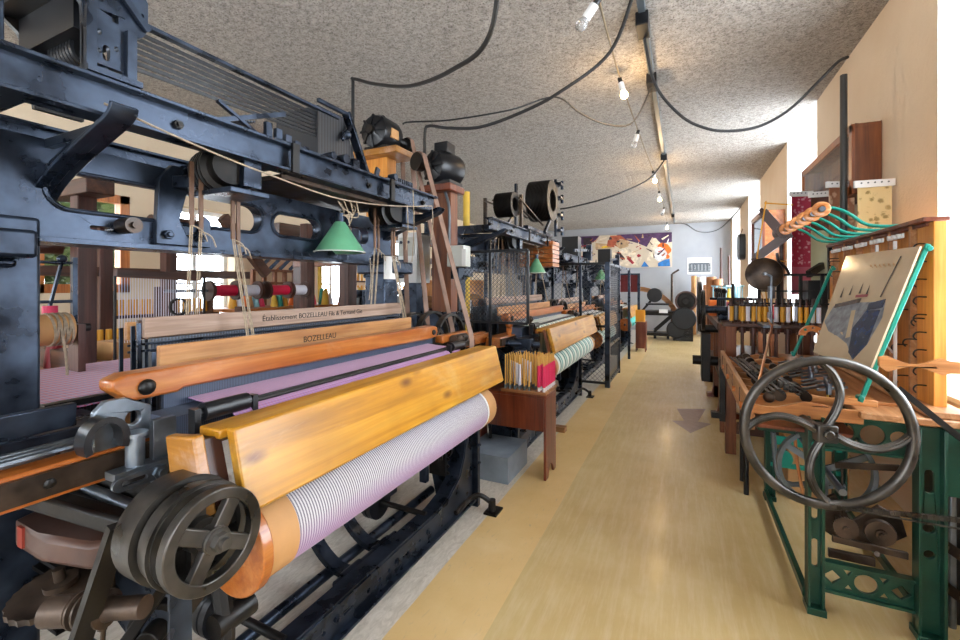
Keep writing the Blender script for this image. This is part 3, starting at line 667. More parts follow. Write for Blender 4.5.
# left end of the moire cloth loom: drive wheels, worm gear, picking gear
BASE = LB
m = wheel(MB(), (-1.0, .645, .905), (1, 0, 0), .117, .09, .026, .032, 4, .036, .02, 48, PI/4+.25)
hw = P('hand_wheel', m, 'wheel', bev=.003)
m = MB(); m.cyl((-.985, .645, .905), (-.962, .645, .905), .022, n=6); m.cyl((-.962, .645, .905), (-.95, .645, .905), .013); m.cyl((-.99, .645, .905), (-.98, .645, .905), .03, n=20); P('hub_nut', m, 'wheel', hw)
m = wheel(MB(), (-1.065, .645, .905), (1, 0, 0), .113, .097, .05, .04, 4, .035, .02, 48); m.rim((-1.048, .645, .905), (1, 0, 0), .121, .1, .008, 48); P('belt_pulley', m, 'wheel')
m = MB(); m.rim((-1.135, .645, .905), (1, 0, 0), .125, .11, .07, 48); m.cyl((-1.165, .645, .905), (-1.15, .645, .905), .115, n=40); m.cyl((-1.17, .645, .905), (-1.1, .645, .905), .05); P('drive_drum', m, 'wheel')
P('drive_shaft', MB().cyl((-1.9, .645, .905), (-.99, .645, .905), .018), 'steel')
P('drive_belt', MB().box((-1.10, .60, .03), (-1.09, .65, .80)), 'iron')
m = MB(); m.lathe((-1.66, .76, .88), (1, .02, 0), [(0, 0), (.08, .0), (.1, .03), (.1, .25), (.08, .36), (.05, .42), (0, .42)], 24); m.box((-1.5, .68, .7), (-1.22, .8, .8)); P('gear_housing', m, 'iron_dark', bev=.01)
m = MB(); m.bar((-1.52, .47, .1), (-1.22, .56, .93), .045, .02, (1, 0, 0)); P('slanting_stay', m, 'iron_dark')
m = MB(); m.bar((-1.95, .5, .93), (-1.3, .62, .88), .05, .05); m.cyl((-1.9, .55, .9), (-1.25, .66, .86), .03); P('crank_arm', m, 'iron_dark', bev=.01)
m = MB(); m.prism((0, 0, .72), (1, 0, 0), (0, 1, 0), .075, [(-1.83, .57), (-1.62, .565), (-1.47, .60), (-1.43, .64), (-1.46, .67), (-1.6, .69), (-1.83, .67), (-1.85, .62)]); P('leather_buffer', m, 'leather', bev=.015)
P('buffer_tab', MB().box((-1.78, .562, .73), (-1.75, .572, .79)), 'redbrown')
m = MB(); g_ = circ2(0, 0, .115, 48); g_ = [(x*(1+.04*(i % 2)), y*(1+.04*(i % 2))) for i, (x, y) in enumerate(g_)]
m.prism((-1.66, .62, .60), (1, 0, 0), (0, 1, .15), .018, g_); m.cyl((-1.66, .62, .59), (-1.66, .61, .67), .014); m.cyl((-1.66, .62, .605), (-1.66, .615, .635), .04, n=20); P('worm_wheel', m, 'iron_brown')
m = MB(); pr = [(0, 0), (.036, 0), (.036, .07)]
for i in range(5): pr += [(.029, .075+.018*i), (.043, .082+.018*i), (.043, .087+.018*i), (.029, .092+.018*i)]
pr += [(.026, .18), (.026, .26), (0, .26)]; m.lathe((-1.46, .52, .67), (.9, .35, .1), pr, 20); P('worm', m, 'iron_brown')
m = MB()
for i in range(11): m.box((-2.0, .62+.002*i, .45+.036*i), (-1.7, .76, .462+.036*i))
m.box((-2.02, .6, .4), (-2.0, .78, .86)); P('slatted_guard', m, 'iron_dark')
m = MB(); m.tube(spline([(-1.44, .62, .56), (-1.43, .63, .62), (-1.42, .63, .68), (-1.43, .63, .73)], 5), .012); m.cyl((-1.44, .62, .5), (-1.43, .63, .74), .006); P('coil_spring', m, 'iron_brown')
m = MB(); m.tube(spline([(-1.27, .84, .6), (-1.23, .83, .48), (-1.22, .82, .36), (-1.2, .88, .22)], 6), .026); m.cyl((-1.24, .8, .5), (-1.24, .92, .5), .035); P('lower_crank', m, 'iron_dark')
m = MB(); m.box((-1.6, .62, .3), (-1.3, .8, .38)); m.bar((-1.45, .66, .3), (-1.28, .8, .62), .03, .04); m.bar((-1.5, .6, .35), (-1.3, .74, .7), .025, .03); m.rim((-1.36, .72, .52), (.6, -1, 0), .08, .06, .03, 24); m.cyl((-1.36, .72, .52), (-1.33, .67, .52), .03)
for i in range(5): hexbolt(m, (-1.3, .64+.035*i, .34), (1, 0, 0), .012)
P('lower_gear_bracket', m, 'iron_dark', bev=.004)
# shuttle box at the left end of the lay
P('shuttle_box_front', MB().box((-1.60, .0, 1.1), (-1.575, .62, 1.165)), 'iron', bev=.003)
m = MB(); m.prism((-1.42, 0, 0), (0, 1, 0), (0, 0, 1), .02, [(.585, 1.06), (.72, 1.06), (.72, 1.155), (.66, 1.19), (.61, 1.19), (.585, 1.165)], [circ2(.675, 1.13, .019, 16)]); P('box_end_plate', m, 'steel', bev=.003)
m = MB()
for dz, dx in ((0, 0), (.0, -.03), (0, -.06)): m.tube([(-1.46+dx, -.1, 1.07+dz), (-1.46+dx, .62, 1.075+dz)], .01)
P('shuttle_rods', m, 'steel')
m = MB(); q = arc2(0, 0, .034, -30, 210, 14)
m.sheet([[(-1.39, .59+a, 1.10+b*1.35), (-1.34, .59+a, 1.10+b*1.35)] for a, b in q], .016); P('leather_loop', m, 'black')
m = MB(); m.cyl((-1.36, .66, 1.0), (-1.36, .66, 1.09), .022); m.box((-1.38, .6, .99), (-1.33, .75, 1.01)); m.cyl((-1.36, .66, 1.09), (-1.36, .66, 1.1), .03)
m.prism((-1.33, 0, 0), (0, 1, 0), (0, 0, 1), .012, slot2(.59, .72, .965, 1.0), [slot2(.61, .67, .976, .99)]); hexbolt(m, (-1.318, .7, .983), (1, 0, 0), .02); m.box((-1.37, .7, .93), (-1.35, .76, 1.12)); P('swell_spring', m, 'steel', bev=.002)
m = MB(); m.box((-2.6, .2, .92), (-1.62, .5, .96)); m.box((-1.9, .1, .96), (-1.65, .4, 1.0)); P('harness_shelf', m, 'iron_dark')
# warp behind the healds
wp = [[(x, y, z) for y in (.72, 2.35)] for x, z in ((-2.0, 1.06), (-2.5, 1.07), (-2.92, 1.08), (-3.0, 1.02), (-3.05, .8))]
P('warp_threads', MB().sheet(wp, .004), 'warp_pink')
m = MB(); comb(m, (-2.02, .72, 1.07), (-2.02, 1.25, 1.07), 50, (0, 0, -.08), .005, .01); m.box((-2.04, .7, 1.065), (-2.0, 1.27, 1.085)); P('drop_wire_bar', m, 'black')
m = MB(); m.box((-2.0, .42, 1.02), (-1.75, .8, 1.05)); m.cyl((-1.85, .5, 1.05), (-1.85, .5, 1.1), .02); m.cyl((-1.8, .55, 1.05), (-1.8, .55, 1.09), .018); P('side_bracket', m, 'iron', bev=.004)
P('warp_beam', MB().cyl((-3.05, .6, .72), (-3.05, 2.5, .72), .13, n=28), 'card')
# dobby machine on top of the beams
def map2(f, o, h): return f(o), [f(q) for q in h]
fy_ = lambda l: [(.64+(a-.56)*.545, 2.13+(b-2.13)*.8) for a, b in l]
gy_ = lambda l: [(.70+(a-.55)*.45, 2.13+(b-2.13)*.8) for a, b in l]
db = MB()
out = [(.50, 2.13), (.58, 2.13), (.58, 2.17), (.73, 2.17), (.73, 2.13), (.79, 2.13), (.79, 2.33), (.84, 2.36), (.86, 2.40), (.86, 2.47), (.80, 2.52), (.52, 2.52), (.50, 2.43), (.55, 2.40), (.57, 2.36), (.57, 2.2), (.50, 2.2)]
db.prism((-1.61, 0, 0), (0, 1, 0), (0, 0, 1), .02, *map2(fy_, [(.56, 2.13), (.6, 2.13), (.6, 2.18), (.74, 2.18), (.74, 2.13), (.79, 2.13), (.79, 2.33), (.84, 2.35), (.87, 2.39), (.87, 2.5), (.82, 2.56), (.46, 2.56), (.44, 2.5), (.5, 2.43), (.555, 2.38), (.56, 2.3)], [slot2(.645, .68, 2.2, 2.26), circ2(.63, 2.3, .011, 10), circ2(.71, 2.26, .011, 10), circ2(.63, 2.23, .01, 10), [(.69, 2.36), (.72, 2.36), (.72, 2.39), (.69, 2.39)], circ2(.64, 2.43, .012, 10), circ2(.82, 2.4, .009, 10), circ2(.84, 2.44, .009, 10)]))
db.box((-1.64, .635, 2.126), (-1.55, .775, 2.145)); db.box((-1.6, .64, 2.14), (-1.57, .665, 2.36)); db.box((-1.6, .742, 2.14), (-1.57, .768, 2.3)); db.bar((-1.58, .74, 2.40), (-1.58, .805, 2.33), .014, .02)
hexbolt(db, (-1.61, .70, 2.145), (0, 0, 1), .016, .02)
P('dobby_side_plate', db, 'iron', bev=.003)
db = MB(); db.prism((-2.1, 0, 0), (0, 1, 0), (0, 0, 1), .02, *map2(gy_, [(.55, 2.13), (.86, 2.13), (.88, 2.4), (.98, 2.6), (.3, 2.62), (.34, 2.5), (.46, 2.44), (.52, 2.35)], [circ2(.66, 2.4, .035, 18), circ2(.72, 2.22, .012, 10), circ2(.8, 2.2, .012, 10)]))
db.rim((-2.06, .80, 2.19), (1, 0, 0), .03, .02, .03, 20); db.rim((-2.06, .745, 2.21), (1, 0, 0), .024, .016, .03, 20); hexbolt(db, (-2.08, .79, 2.16), (1, 0, 0), .02, .02)
P('dobby_side_plate', db, 'iron_dark')
P('dobby_post', MB().box((-1.72, .42, 2.125), (-1.66, .5, 2.75)), 'iron', bev=.004)
m = MB(); m.box((-2.08, .60, 2.42), (-1.64, .80, 2.7)); m.box((-2.08, .66, 2.3), (-1.7, .78, 2.43))
for i in range(8): m.rim((-1.95+.02*i, .74, 2.28), (1, .2, .1), .055, .045, .01, 20)
P('dobby_drum', m, 'black')
m = MB()
for i in range(7): m.bar((-1.68, .78, 2.235+.021*i), (-1.70, 1.74, 2.27+.018*i), .006, .013)
P('dobby_rods', m, 'black'); m = MB(); m.bar((-1.66, .78, 2.385), (-1.68, 1.76, 2.4), .03, .012); P('dobby_bar', m, 'iron')
m = MB(); m.bar((-1.68, 1.05, 2.14), (-1.68, 1.42, 2.3), .012, .02); comb(m, (-1.70, 1.0, 2.14), (-1.70, 1.28, 2.22), 22, (-.22, 0, .0), .006, .006); m.bar((-1.68, 1.3, 2.15), (-1.68, 1.1, 2.24), .02, .012)
for i in range(5): m.box((-1.62, 1.26+.05*i, 2.128), (-1.6, 1.29+.05*i, 2.2-.012*i))
P('lag_comb', m, 'iron')
m = MB(); m.bar((-1.62, 1.42, 2.128), (-1.62, 1.38, 2.17), .02, .012); m.cyl((-1.63, 1.72, 2.16), (-1.58, 1.72, 2.16), .025); m.cyl((-1.63, 1.62, 2.15), (-1.57, 1.62, 2.15), .018); m.box((-1.66, 1.3, 2.126), (-1.6, 1.8, 2.145)); m.box((-1.63, 1.78, 2.13), (-1.59, 1.83, 2.18))
m.cyl((-1.62, 2.13, 2.16), (-1.57, 2.13, 2.16), .02); m.box((-1.66, 2.05, 2.126), (-1.58, 2.2, 2.14)); m.bar((-1.62, 2.0, 2.13), (-1.62, 2.02, 2.19), .014, .03); comb(m, (-1.6, 2.18, 2.135), (-1.6, 2.34, 2.135), 9, (0, .0, .035), .008, .008); P('bearing_blocks', m, 'iron')
m = MB(); m.prism((-1.98, 0, 0), (0, 1, 0), (0, 0, 1), .3, [(1.62, 2.13), (1.93, 2.13), (1.80, 2.42), (1.62, 2.42)]); P('card_pack', m, 'slats')
m = MB(); m.bar((-1.67, 1.99, 2.12), (-1.67, 1.81, 2.45), .02, .05, (1, 0, 0)); m.bar((-1.99, 1.99, 2.12), (-1.99, 1.81, 2.45), .02, .05, (1, 0, 0)); m.bar((-1.66, 1.6, 2.435), (-1.66, 1.83, 2.435), .02, .02); m.ball((-1.655, 1.8, 2.32), .025); m.bar((-1.65, 1.76, 2.28), (-1.65, 1.83, 2.38), .012, .02); each(m, 'pack_frame', 'iron', L1, .003)
m = wheel(MB(), (-1.72, 1.82, 2.2), (1, 0, 0), .06, .045, .02, .02, 4, .015, .012, 24); P('ratchet_wheel', m, 'iron_dark')
# second and third loom, further down the aisle
L2 = loom('second iron loom with a teal striped cloth roll, behind the small table of bobbins', None, (0, 3.2, 0), .55, 2.6, 'cloth_teal', 'roll_teal', False)
L3 = loom('third loom standing inside the wire mesh cage', None, (.15, 6.2, -.1), .7, 2.5, 'cloth_grey', 'roll_teal', False)
def tower(par):
    global BASE
    BASE = LB
    m = MB(); mb2 = MB()
    for (yc, zc, r, wd) in ((1.0, 2.35, .13, .2), (1.95, 2.55, .25, .28)):
        n = 16
        for i in range(n):
            x = (-1.78 if yc < 1.5 else -1.72)+wd*i/n; (m if yc < 1.5 else mb2).rim((x, yc, zc), (1, 0, 0), r, r*.55, wd/n*.55, 18)
    [P('card_cylinder', m2_, 'iron_dark', par) for m2_ in (m, mb2)]
    m = MB()
    for i in range(5): m.bar((-1.55-.1*i, 1.02, 2.42), (-1.55-.1*i, 1.85, 2.24+.05*i), .02, .014)
    m.box((-1.58, 1.1, 2.125), (-1.55, 1.14, 2.47)); m.box((-2.0, 1.1, 2.125), (-1.97, 1.14, 2.47))
    P('card_guides', m, 'iron_brown', par)
    m = MB()
    for x in (-1.48, -2.02): m.bar((x, 2.18, 2.13), (x, 2.18, 2.86), .03, .05); m.bar((x, 1.7, 2.13), (x, 2.16, 2.5), .03, .04)
    for z in (2.2, 2.4, 2.62, 2.8): m.box((-1.5, 2.2, z), (-1.42, 2.34, z+.03)); m.cyl((-1.44, 2.34, z-.04), (-1.44, 2.34, z+.07), .02)
    m.box((-2.0, 1.3, 2.13), (-1.55, 2.3, 2.17)); P('tower_frame', m, 'iron', par)
    m = MB()
    for i in range(6): m.box((-1.95, 2.1, 1.75+.055*i), (-1.5, 2.42, 1.795+.055*i))
    P('needle_box', m, 'orange', par)
    m = MB()
    for i in range(14): 
        y = .75+.1*i; m.tube([(-1.75, y, 2.0), (-1.78, y+.01, 1.39)], .004, 5)
    P('harness_cords', m, 'cord', par)
    m = MB(); m.cyl((-1.3, .64, 1.02), (-1.3, .64, 1.17), .014); m.ball((-1.3, .64, 1.19), .03); P('starting_lever', m, 'iron_brown', par)
    m = MB(); m.cyl((-1.36, .25, 1.08), (-1.36, .25, 1.14), .018, .026); m.ball((-1.36, .25, 1.17), .033); P('ball_handle', m, 'orange', par)
    m = MB(); m.box((-1.67, -.15, 1.0), (-1.59, .38, 1.08)); m.box((-1.66, -.1, 1.08), (-1.6, .3, 1.095)); P('shuttle_tray', m, 'orange', par, .008)
    m = MB(); m.lathe((-1.3, .5, .86), (1, 0, 0), [(0, 0), (.09, 0), (.1, .02), (.1, .06), (.06, .08), (0, .08)], 24); m.box((-1.35, .35, .9), (-1.2, .62, 1.04)); m.cyl((-1.45, .3, 1.0), (-1.15, .45, .98), .03); m.cyl((-1.3, .2, .93), (-1.2, .5, .93), .028); P('take_up_gearbox', m, 'iron', par, .006)
tower(L2); 
def tower3():
    m = MB(); m.box((-1.95, 1.75, 2.13), (-1.65, 2.02, 2.52)); P('card_pack', m, 'slats', L3); m = MB(); m.bar((-1.55, 1.0, 2.2), (-1.55, 2.3, 2.3), .03, .05); m.box((-1.66, 2.2, 2.1), (-1.5, 2.36, 2.3)); m.cyl((-1.6, 2.28, 2.34), (-1.5, 2.28, 2.34), .07); P('card_guides', m, 'iron', L3)
tower3()
# ------------------------------------------------------------------ right side: the green-framed machine bench
BB = (.75, 3.2, 0)
B = thing('reeling_machine', 'wood topped machine bench on a dark green iron frame with a big four spoked handwheel', 'machine', BB)
def Q(name, mb, mat, par=None, bev=0.0): return mb.build(name, mat, par or B, BASE, bev)
for (x0, x1, y, hol) in ((.515, .578, 2.45, [slot2(.535, .56, .2, .33), slot2(.535, .56, .42, .55), slot2(.535, .56, .7, .78)]), (.895, .985, 2.45, [circ2(.94, .36, .018), circ2(.94, .47, .02), slot2(.925, .955, .62, .72)]), (.515, .575, 3.6, []), (.9, .97, 3.6, [])):
    m = MB(); m.prism((0, y+.03, 0), (1, 0, 0), (0, 0, 1), .016, [(x0, 0), (x1, 0), (x1, .9), (x0, .9)], hol)
    m.box((x0, y-.02, 0), (x0+.01, y+.045, .9)); m.box((x1-.012, y-.02, 0), (x1, y+.045, .9)); m.box((x0-.005, y-.03, 0), (x1+.005, y+.06, .03)); Q('frame_post', m, 'green', bev=.003)
m = MB(); dia = lambda c, r: [(c-r, .165), (c, .165-r*.9), (c+r, .165), (c, .165+r*.9)]
m.prism((0, 2.49, 0), (1, 0, 0), (0, 0, 1), .015, [(.575, .105), (.9, .105), (.9, .225), (.575, .225)], [dia(.615, .035), circ2(.735, .165, .042, 24), dia(.855, .035), [(.655, .12), (.69, .12), (.672, .145)], [(.655, .21), (.69, .21), (.672, .185)], [(.78, .12), (.815, .12), (.797, .145)], [(.78, .21), (.815, .21), (.797, .185)]])
m.box((.575, 2.46, .222), (.9, 2.5, .236)); m.box((.575, 2.46, .095), (.9, 2.5, .108)); Q('lower_rail', m, 'green', bev=.002)
m = MB(); m.prism((0, 2.53, 0), (1, 0, 0), (0, 0, 1), .015, [(.575, .75), (.9, .75), (.9, .9), (.575, .9)], [circ2(.66, .825, .045, 20), circ2(.77, .825, .045, 20), circ2(.86, .825, .03, 16), [(.7, .76), (.73, .76), (.715, .8)]]); m.box((.575, 2.5, .74), (.9, 2.54, .752)); m.box((.575, 2.5, .89), (.9, 2.55, .9)); Q('upper_rail', m, 'green', bev=.002)
m = MB(); m.box((.36, 2.75, .72), (.53, 2.78, .9)); m.prism((.53, 0, 0), (0, 1, 0), (0, 0, 1), .012, [(2.5, .5), (2.62, .74), (3.4, .74), (3.55, .5), (3.6, .5), (3.6, .9), (2.5, .9)]); Q('side_bracket', m, 'green', bev=.003)
for x in (.52, .95): Q('base_rail', MB().box((x-.012, 2.5, .03), (x+.012, 3.6, .07)), 'green', bev=.002)
m = MB(); m.bar((.55, 3.62, .25), (.95, 3.62, .25), .03, .03); m.bar((.55, 3.62, .42), (.95, 3.62, .42), .02, .06); m.cyl((.62, 3.6, .3), (.62, 3.64, .3), .06); Q('rear_tie', m, 'teal', bev=.002)
m = MB(); m.box((.99, 2.46, .62), (1.1, 2.5, .92)); hexbolt(m, (1.05, 2.46, .84), (0, -1, 0), .02, .03); hexbolt(m, (1.05, 2.46, .72), (0, -1, 0), .02, .03); Q('side_plate', m, 'green', bev=.004)
for y in (3.86, 3.62): Q('tube_leg', MB().cyl((.405, y, 0), (.405, y, .8), .017), 'black')
# table top and rims
top = Q('table_top', MB().box((.70, 2.42, .915), (1.08, 4.25, .945)), 'bench', bev=.006)
Q('tray_floor', MB().box((.31, 2.52, .80), (.72, 4.25, .815)), 'mahog')
m = MB(); m.box((.285, 2.46, .80), (.312, 4.25, .945)); Q('side_rim', m, 'bench', bev=.004)
for y in (2.7, 3.1, 3.5, 3.9): k = MB(); k.cyl((.27, y, .86), (.286, y, .86), .018); Q('drawer_knob', k, 'orange'); Q('drawer_joint', MB().box((.281, y+.12, .815), (.286, y+.126, .93)), 'dark_x')
def wavy(y, z0, z1, x0=.29, x1=.72, t=.024):
    n = 18; top_ = []
    for i in range(n+1):
        s = i/n; x = x0+(x1-x0)*s; zz = z1+(.022 if s > .5 else .022*max(0, min(1, (s-.25)/.25)))*1-.008*math.sin(s*9); top_.append((x, zz))
    return MB().prism((0, y, 0), (1, 0, 0), (0, 0, 1), t, [(x1, z0), (x0, z0)][::-1]+top_[::-1])
Q('front_rim', wavy(2.47, .885, .93), 'bench_x', bev=.004)
for i in range(7):
    y = 2.72+.22*i
    Q('divider', wavy(y, .82, .925, .315, .70), 'bench_x', bev=.003)
    m = MB(); m.cyl((.45, y-.03, .93), (.45, y+.03, .93), .03); m.cyl((.56, y-.04, .935), (.56, y+.02, .935), .026); m.ball((.4, y-.05, .92), .028); each(m, 'roller', 'iron_brown', B)
m = MB()
for i in range(9):
    a = random.uniform(-.02, .02); x = .335+.016*i
    m.bar((x-.01+a, 3.7-.06*i, .972+.005*(i % 4)), (x+.075+a, 2.62+.02*(i % 3), .955+.006*(i % 3)), .013, .006)
    m.cyl((x+.04, 3.1-.05*i, .95), (x+.04, 3.1-.05*i, .985), .012)
Q('lever_bundle', m, 'wheel')
m = MB()
for i in range(9):
    y = 2.75+.11*i; x = .62+.02*(i % 3); m.bar((x, y, .965), (x+.13, y+.03, .985), .014, .012); m.cyl((x+.05, y, .945), (x+.05, y, 1.0), .012); m.ball((x+.08, y+.03, 1.0), .014); m.bar((x-.05, y+.04, .955), (x+.02, y+.09, .965), .02, .01)
Q('brass_fittings', m, 'steel')
m = MB(); m.box((.66, 2.55, .945), (.80, 2.62, .975)); m.box((.74, 2.6, .945), (.9, 2.64, .96)); Q('stop_block', m, 'bench_x', bev=.003)
m = MB(); m.prism((0, 2.44, 0), (1, 0, 0), (0, 0, 1), -1.5, [(.93, .947), (1.07, .947), (1.08, .96), (1.07, .972), (.94, .972), (.925, .96)]); Q('rail_lath', m, 'bench', bev=.003)
# handwheel with S-shaped spokes
hc = V((.535, 2.25, .885)); an = math.radians(-10); ax = V((-sin(an), -cos(an), 0)); e1 = V((cos(an), -sin(an), 0)); e2 = V((0, 0, 1))
m = MB(); R0 = .302
rp = [hc+e1*(R0*cos(a*2*PI/56))+e2*(R0*sin(a*2*PI/56)) for a in range(56)]; m.tube(rp, .02, 12, True)
for k in range(4):
    th = k*PI/2+math.radians(-8)
    d = e1*cos(th)+e2*sin(th); p = -e1*sin(th)+e2*cos(th)
    pts = spline([hc+d*.02, hc+d*.10-p*.028, hc+d*.18-p*.03, hc+d*.25+p*.005, hc+d*.292+p*.055], 6)
    m.tube([q-ax*.006 for q in pts], .0165, 8); m.tube([q+ax*.008 for q in pts], .008, 6)
wh = Q('handwheel', m, 'wheel')
m = MB(); m.bar(hc+ax*.028, hc-ax*.03, .074, .074); m.cyl(hc+ax*.02, hc+ax*.042, .02); m.cyl(hc-ax*.02, hc-ax*.35, .018); Q('hub', m, 'wheel', wh, .006)
m = MB(); m.rim((.66, 2.78, .55), (0, 1, 0), .21, .19, .04, 44); m.cyl((.66, 2.5, .55), (.66, 3.4, .55), .016)
for k in range(3): th = .5+k*2*PI/3; m.bar((.66, 2.78, .55), (.66+.2*cos(th), 2.78, .55+.2*sin(th)), .03, .014, (0, 1, 0))
Q('belt_wheel', m, 'steel')
m = MB(); g_ = circ2(0, 0, .046, 56); g_ = [(x*(1+.06*(i % 2)), y*(1+.06*(i % 2))) for i, (x, y) in enumerate(g_)]
c = atY(845, 527, 2.5); m.prism(c, (1, 0, 0), (0, 0, 1), .014, g_); m.cyl(c-V((0, .03, 0)), c+V((0, .1, 0)), .012); Q('pinion', m, 'iron_brown')
m = MB(); c = atY(880, 533, 2.5); m.lathe(c-V((0, .02, 0)), (0, 1, 0), [(0, 0), (.02, 0), (.022, .008), (.055, .01), (.058, .02), (.058, .03), (0, .03)], 28); m.cyl(c-V((0, .035, 0)), c+V((0, .1, 0)), .011); Q('cam_disc', m, 'iron_brown')
m = MB(); m.bar(atY(832, 538, 2.52), atY(908, 556, 2.52), .018, .03); m.bar(atY(828, 552, 2.54), atY(875, 562, 2.54), .018, .04); m.cyl(atY(877, 554, 2.49), atY(877, 554, 2.54), .012); m.bar(atY(835, 465, 2.6), atY(900, 468, 2.6), .012, .03); m.bar(atY(842, 467, 2.6), atY(842, 520, 2.6), .008, .008); Q('cam_lever', m, 'iron_brown', bev=.003)
m = MB(); m.prism(atY(850, 520, 2.62)-V((0, 0, 0)), (1, 0, 0), (0, 0, 1), .02, [(-.13, -.05), (-.05, -.1), (.1, -.1), (.2, -.02), (.18, .06), (.1, .1), (0, .0), (-.06, .12), (-.12, .08)]); Q('guard_plate', m, 'iron_brown', bev=.003)
p0 = V((.55, 2.23, .585)); m = MB()
for i in range(46): a = V((.55+.018*i, 2.235+.004*i, .587-.0002*i)); m.box((a.x, a.y-.006, a.z-.009), (a.x+.015, a.y+.006, a.z+.009))
m.box((.55, 2.233, .583), (1.378-.06, 2.238, .589)); Q('drive_chain', m, 'wheel')
m = MB(); m.bar(atY(898, 388, 2.34), atY(975, 450, 2.3), .022, .014, (0, 1, 0)); Q('brake_bar', m, 'iron_dark')
m = MB(); m.tube(spline([atY(773, 432, 3.1), atY(777, 470, 3.1), atY(785, 483, 3.05), atY(805, 484, 3.0), atY(830, 482, 2.95), atY(842, 495, 2.9)], 6), .014); m.tube(spline([atY(785, 482, 3.05), atY(810, 487, 3.0), atY(845, 486, 2.95)], 6), .012); Q('grey_hose', m, 'conduit')
Q('copper_pipe', MB().tube(spline([atY(795, 437, 2.8), atY(797, 460, 2.8), atY(803, 495, 2.8)], 5), .008), 'orange')
M['ringwood'] = wood('polished_ring_wood', 'a8602c', 'c98550', 'd9a276', 0, 2, .18, .5)
# hook board standing along the back edge, with teal arms and two struts
HB = (1.0, 3.3, .95)
hb = thing('hook_board', 'honey wood board full of small hooks, topped by teal arms with wooden rings', 'board', HB)
m = MB(); m.box((1.005, 2.58, .95), (1.03, 3.98, 1.78)); Q('back_panel', m, 'honey_z', hb)
Q('end_post', MB().box((.99, 2.56, .947), (1.035, 2.71, 1.785)), 'honey_z', hb, .004)
Q('end_post', MB().box((.975, 3.92, .947), (1.035, 3.99, 1.76)), 'honey_z', hb, .004)
m = MB(); m.box((.955, 2.56, 1.785), (1.045, 4.0, 1.805)); m.box((.98, 2.6, 1.768), (1.0, 3.95, 1.786)); Q('top_rail', m, 'mahog', hb, .003)
for i in range(6): y = 2.74+.235*i; Q('divider', MB().box((.975, y-.01, .95), (1.006, y+.01, 1.785)), 'bench', hb)
for i in range(5):
    y = 2.75+.235*i; m = MB(); m.box((.962, y+.03, 1.735), (.97, y+.2, 1.757)); 
    for q in range(3): m.cyl((.95, y+.06+.05*q, 1.746), (.97, y+.06+.05*q, 1.746), .012, n=10)
    Q('number_plate', m, 'white', hb)
random.seed(11)
for i in range(34):
    y = 2.6+random.random()*1.3 if i > 8 else 2.62; z = 1.05+random.random()*.65 if i > 8 else 1.05+.08*i
    m = MB(); m.tube(spline([(1.005 if y > 2.7 else .99, y, z), (.955, y-.005, z), (.945, y, z-.02), (.955, y, z-.035)], 4), .0035, 6); Q('hook', m, 'black', hb)
m = MB()
for y in (2.78, 3.0): m.box((.93, y-.006, 1.0), (.942, y+.006, 1.72))
for z in (1.12, 1.28, 1.45, 1.6): m.box((.932, 2.78, z-.005), (.94, 3.3, z+.005))
for z in (1.2, 1.36): m.tube(spline([(.935, 2.8, z-.03), (.92, 2.9, z+.02), (.935, 3.0, z+.0)], 5), .005)
Q('wire_rack', m, 'white', hb)
for i in range(6):
    y = 2.98+.18*i; yk = 3.02+.185*i
    m = MB(); path = spline([(1.02, y-.04, 1.812), (.95, y-.02, 1.815), (.88, y, 1.835), (.82, (y+yk)/2, 1.895), (.76, yk, 1.935), (.715, yk, 1.935)], 6)
    m.sheet([[(p.x, p.y-.0, p.z+.014), (p.x, p.y, p.z-.014)] for p in path], .012) if False else m.tube(path, .0088, 8)
    ar = Q('ring_arm', m, 'teal', hb)
    k = MB(); c = V((.70, yk, 1.932)); pr = [(.017+.0, -.016)]
    k.lathe(c, (-.25, -1, .1), [(.015, -.005), (.022, -.01), (.036, -.01), (.044, -.005), (.044, .005), (.036, .01), (.022, .01), (.015, .005), (.015, -.005)], 28); Q('wooden_ring', k, 'ringwood', ar)
    e = MB(); e.cyl(c-V((.0, .026, 0)), c+V((0, .026, 0)), .015, n=14); Q('ring_eye', e, 'steel', ar)
m = MB()
for y in (4.0,):
    for i in range(7): m.rim((1.0, 4.02, 1.45+.045*i), (1, .2, .2), .03, .02, .02, 14)
    m.box((.97, 4.0, 1.40), (1.03, 4.03, 1.8))
Q('spring_rack', m, 'iron_dark', hb)
for (a, b) in ((atY(860, 402, 2.44), atY(928, 244, 2.56)), (atY(793, 356, 3.5), atY(833, 266, 3.6))):
    m = MB(); m.bar(a, b, .018, .014, (0, 1, 0)); m.cyl(a+V((0, -.02, .02)), a+V((0, .02, .02)), .012); m.cyl(b+V((0, -.02, -.02)), b+V((0, .02, -.02)), .012); Q('strut', m, 'teal', hb, .003)
m = MB(); o_ = []
for i in range(21):
    s = i/20; o_.append((s*.5, .022+.018*cos(s*14)*(1 if s < .45 else .25)+(.0 if s > .03 else -.012)))
m.prism((.76, 2.43, 1.165), (1, 0, 0), (0, 0, 1), .022, [(0, -.01)]+[(x, -z*.9) for x, z in o_[1:]]+[(x, z) for x, z in o_[::-1]], [circ2(.27, 0, .008, 10), circ2(.38, 0, .006, 10)]); Q('wavy_lever', m, 'bench_x', hb, .003)
m = MB(); m.prism(atY(811, 336, 3.0), (1, 0, 0), (0, 0, 1), .025, arc2(0, 0, .062, 10, 175, 12)+arc2(0, 0, .03, 175, 10, 10), [circ2(-.03, .036, .008, 10), circ2(.005, .047, .008, 10), circ2(.035, .03, .008, 10)]); 
solo(m, 'wooden_yoke', 'orange', 'small curved wooden yoke with three holes beside the leaning photo panel', 'block', atY(811, 336, 3.0))
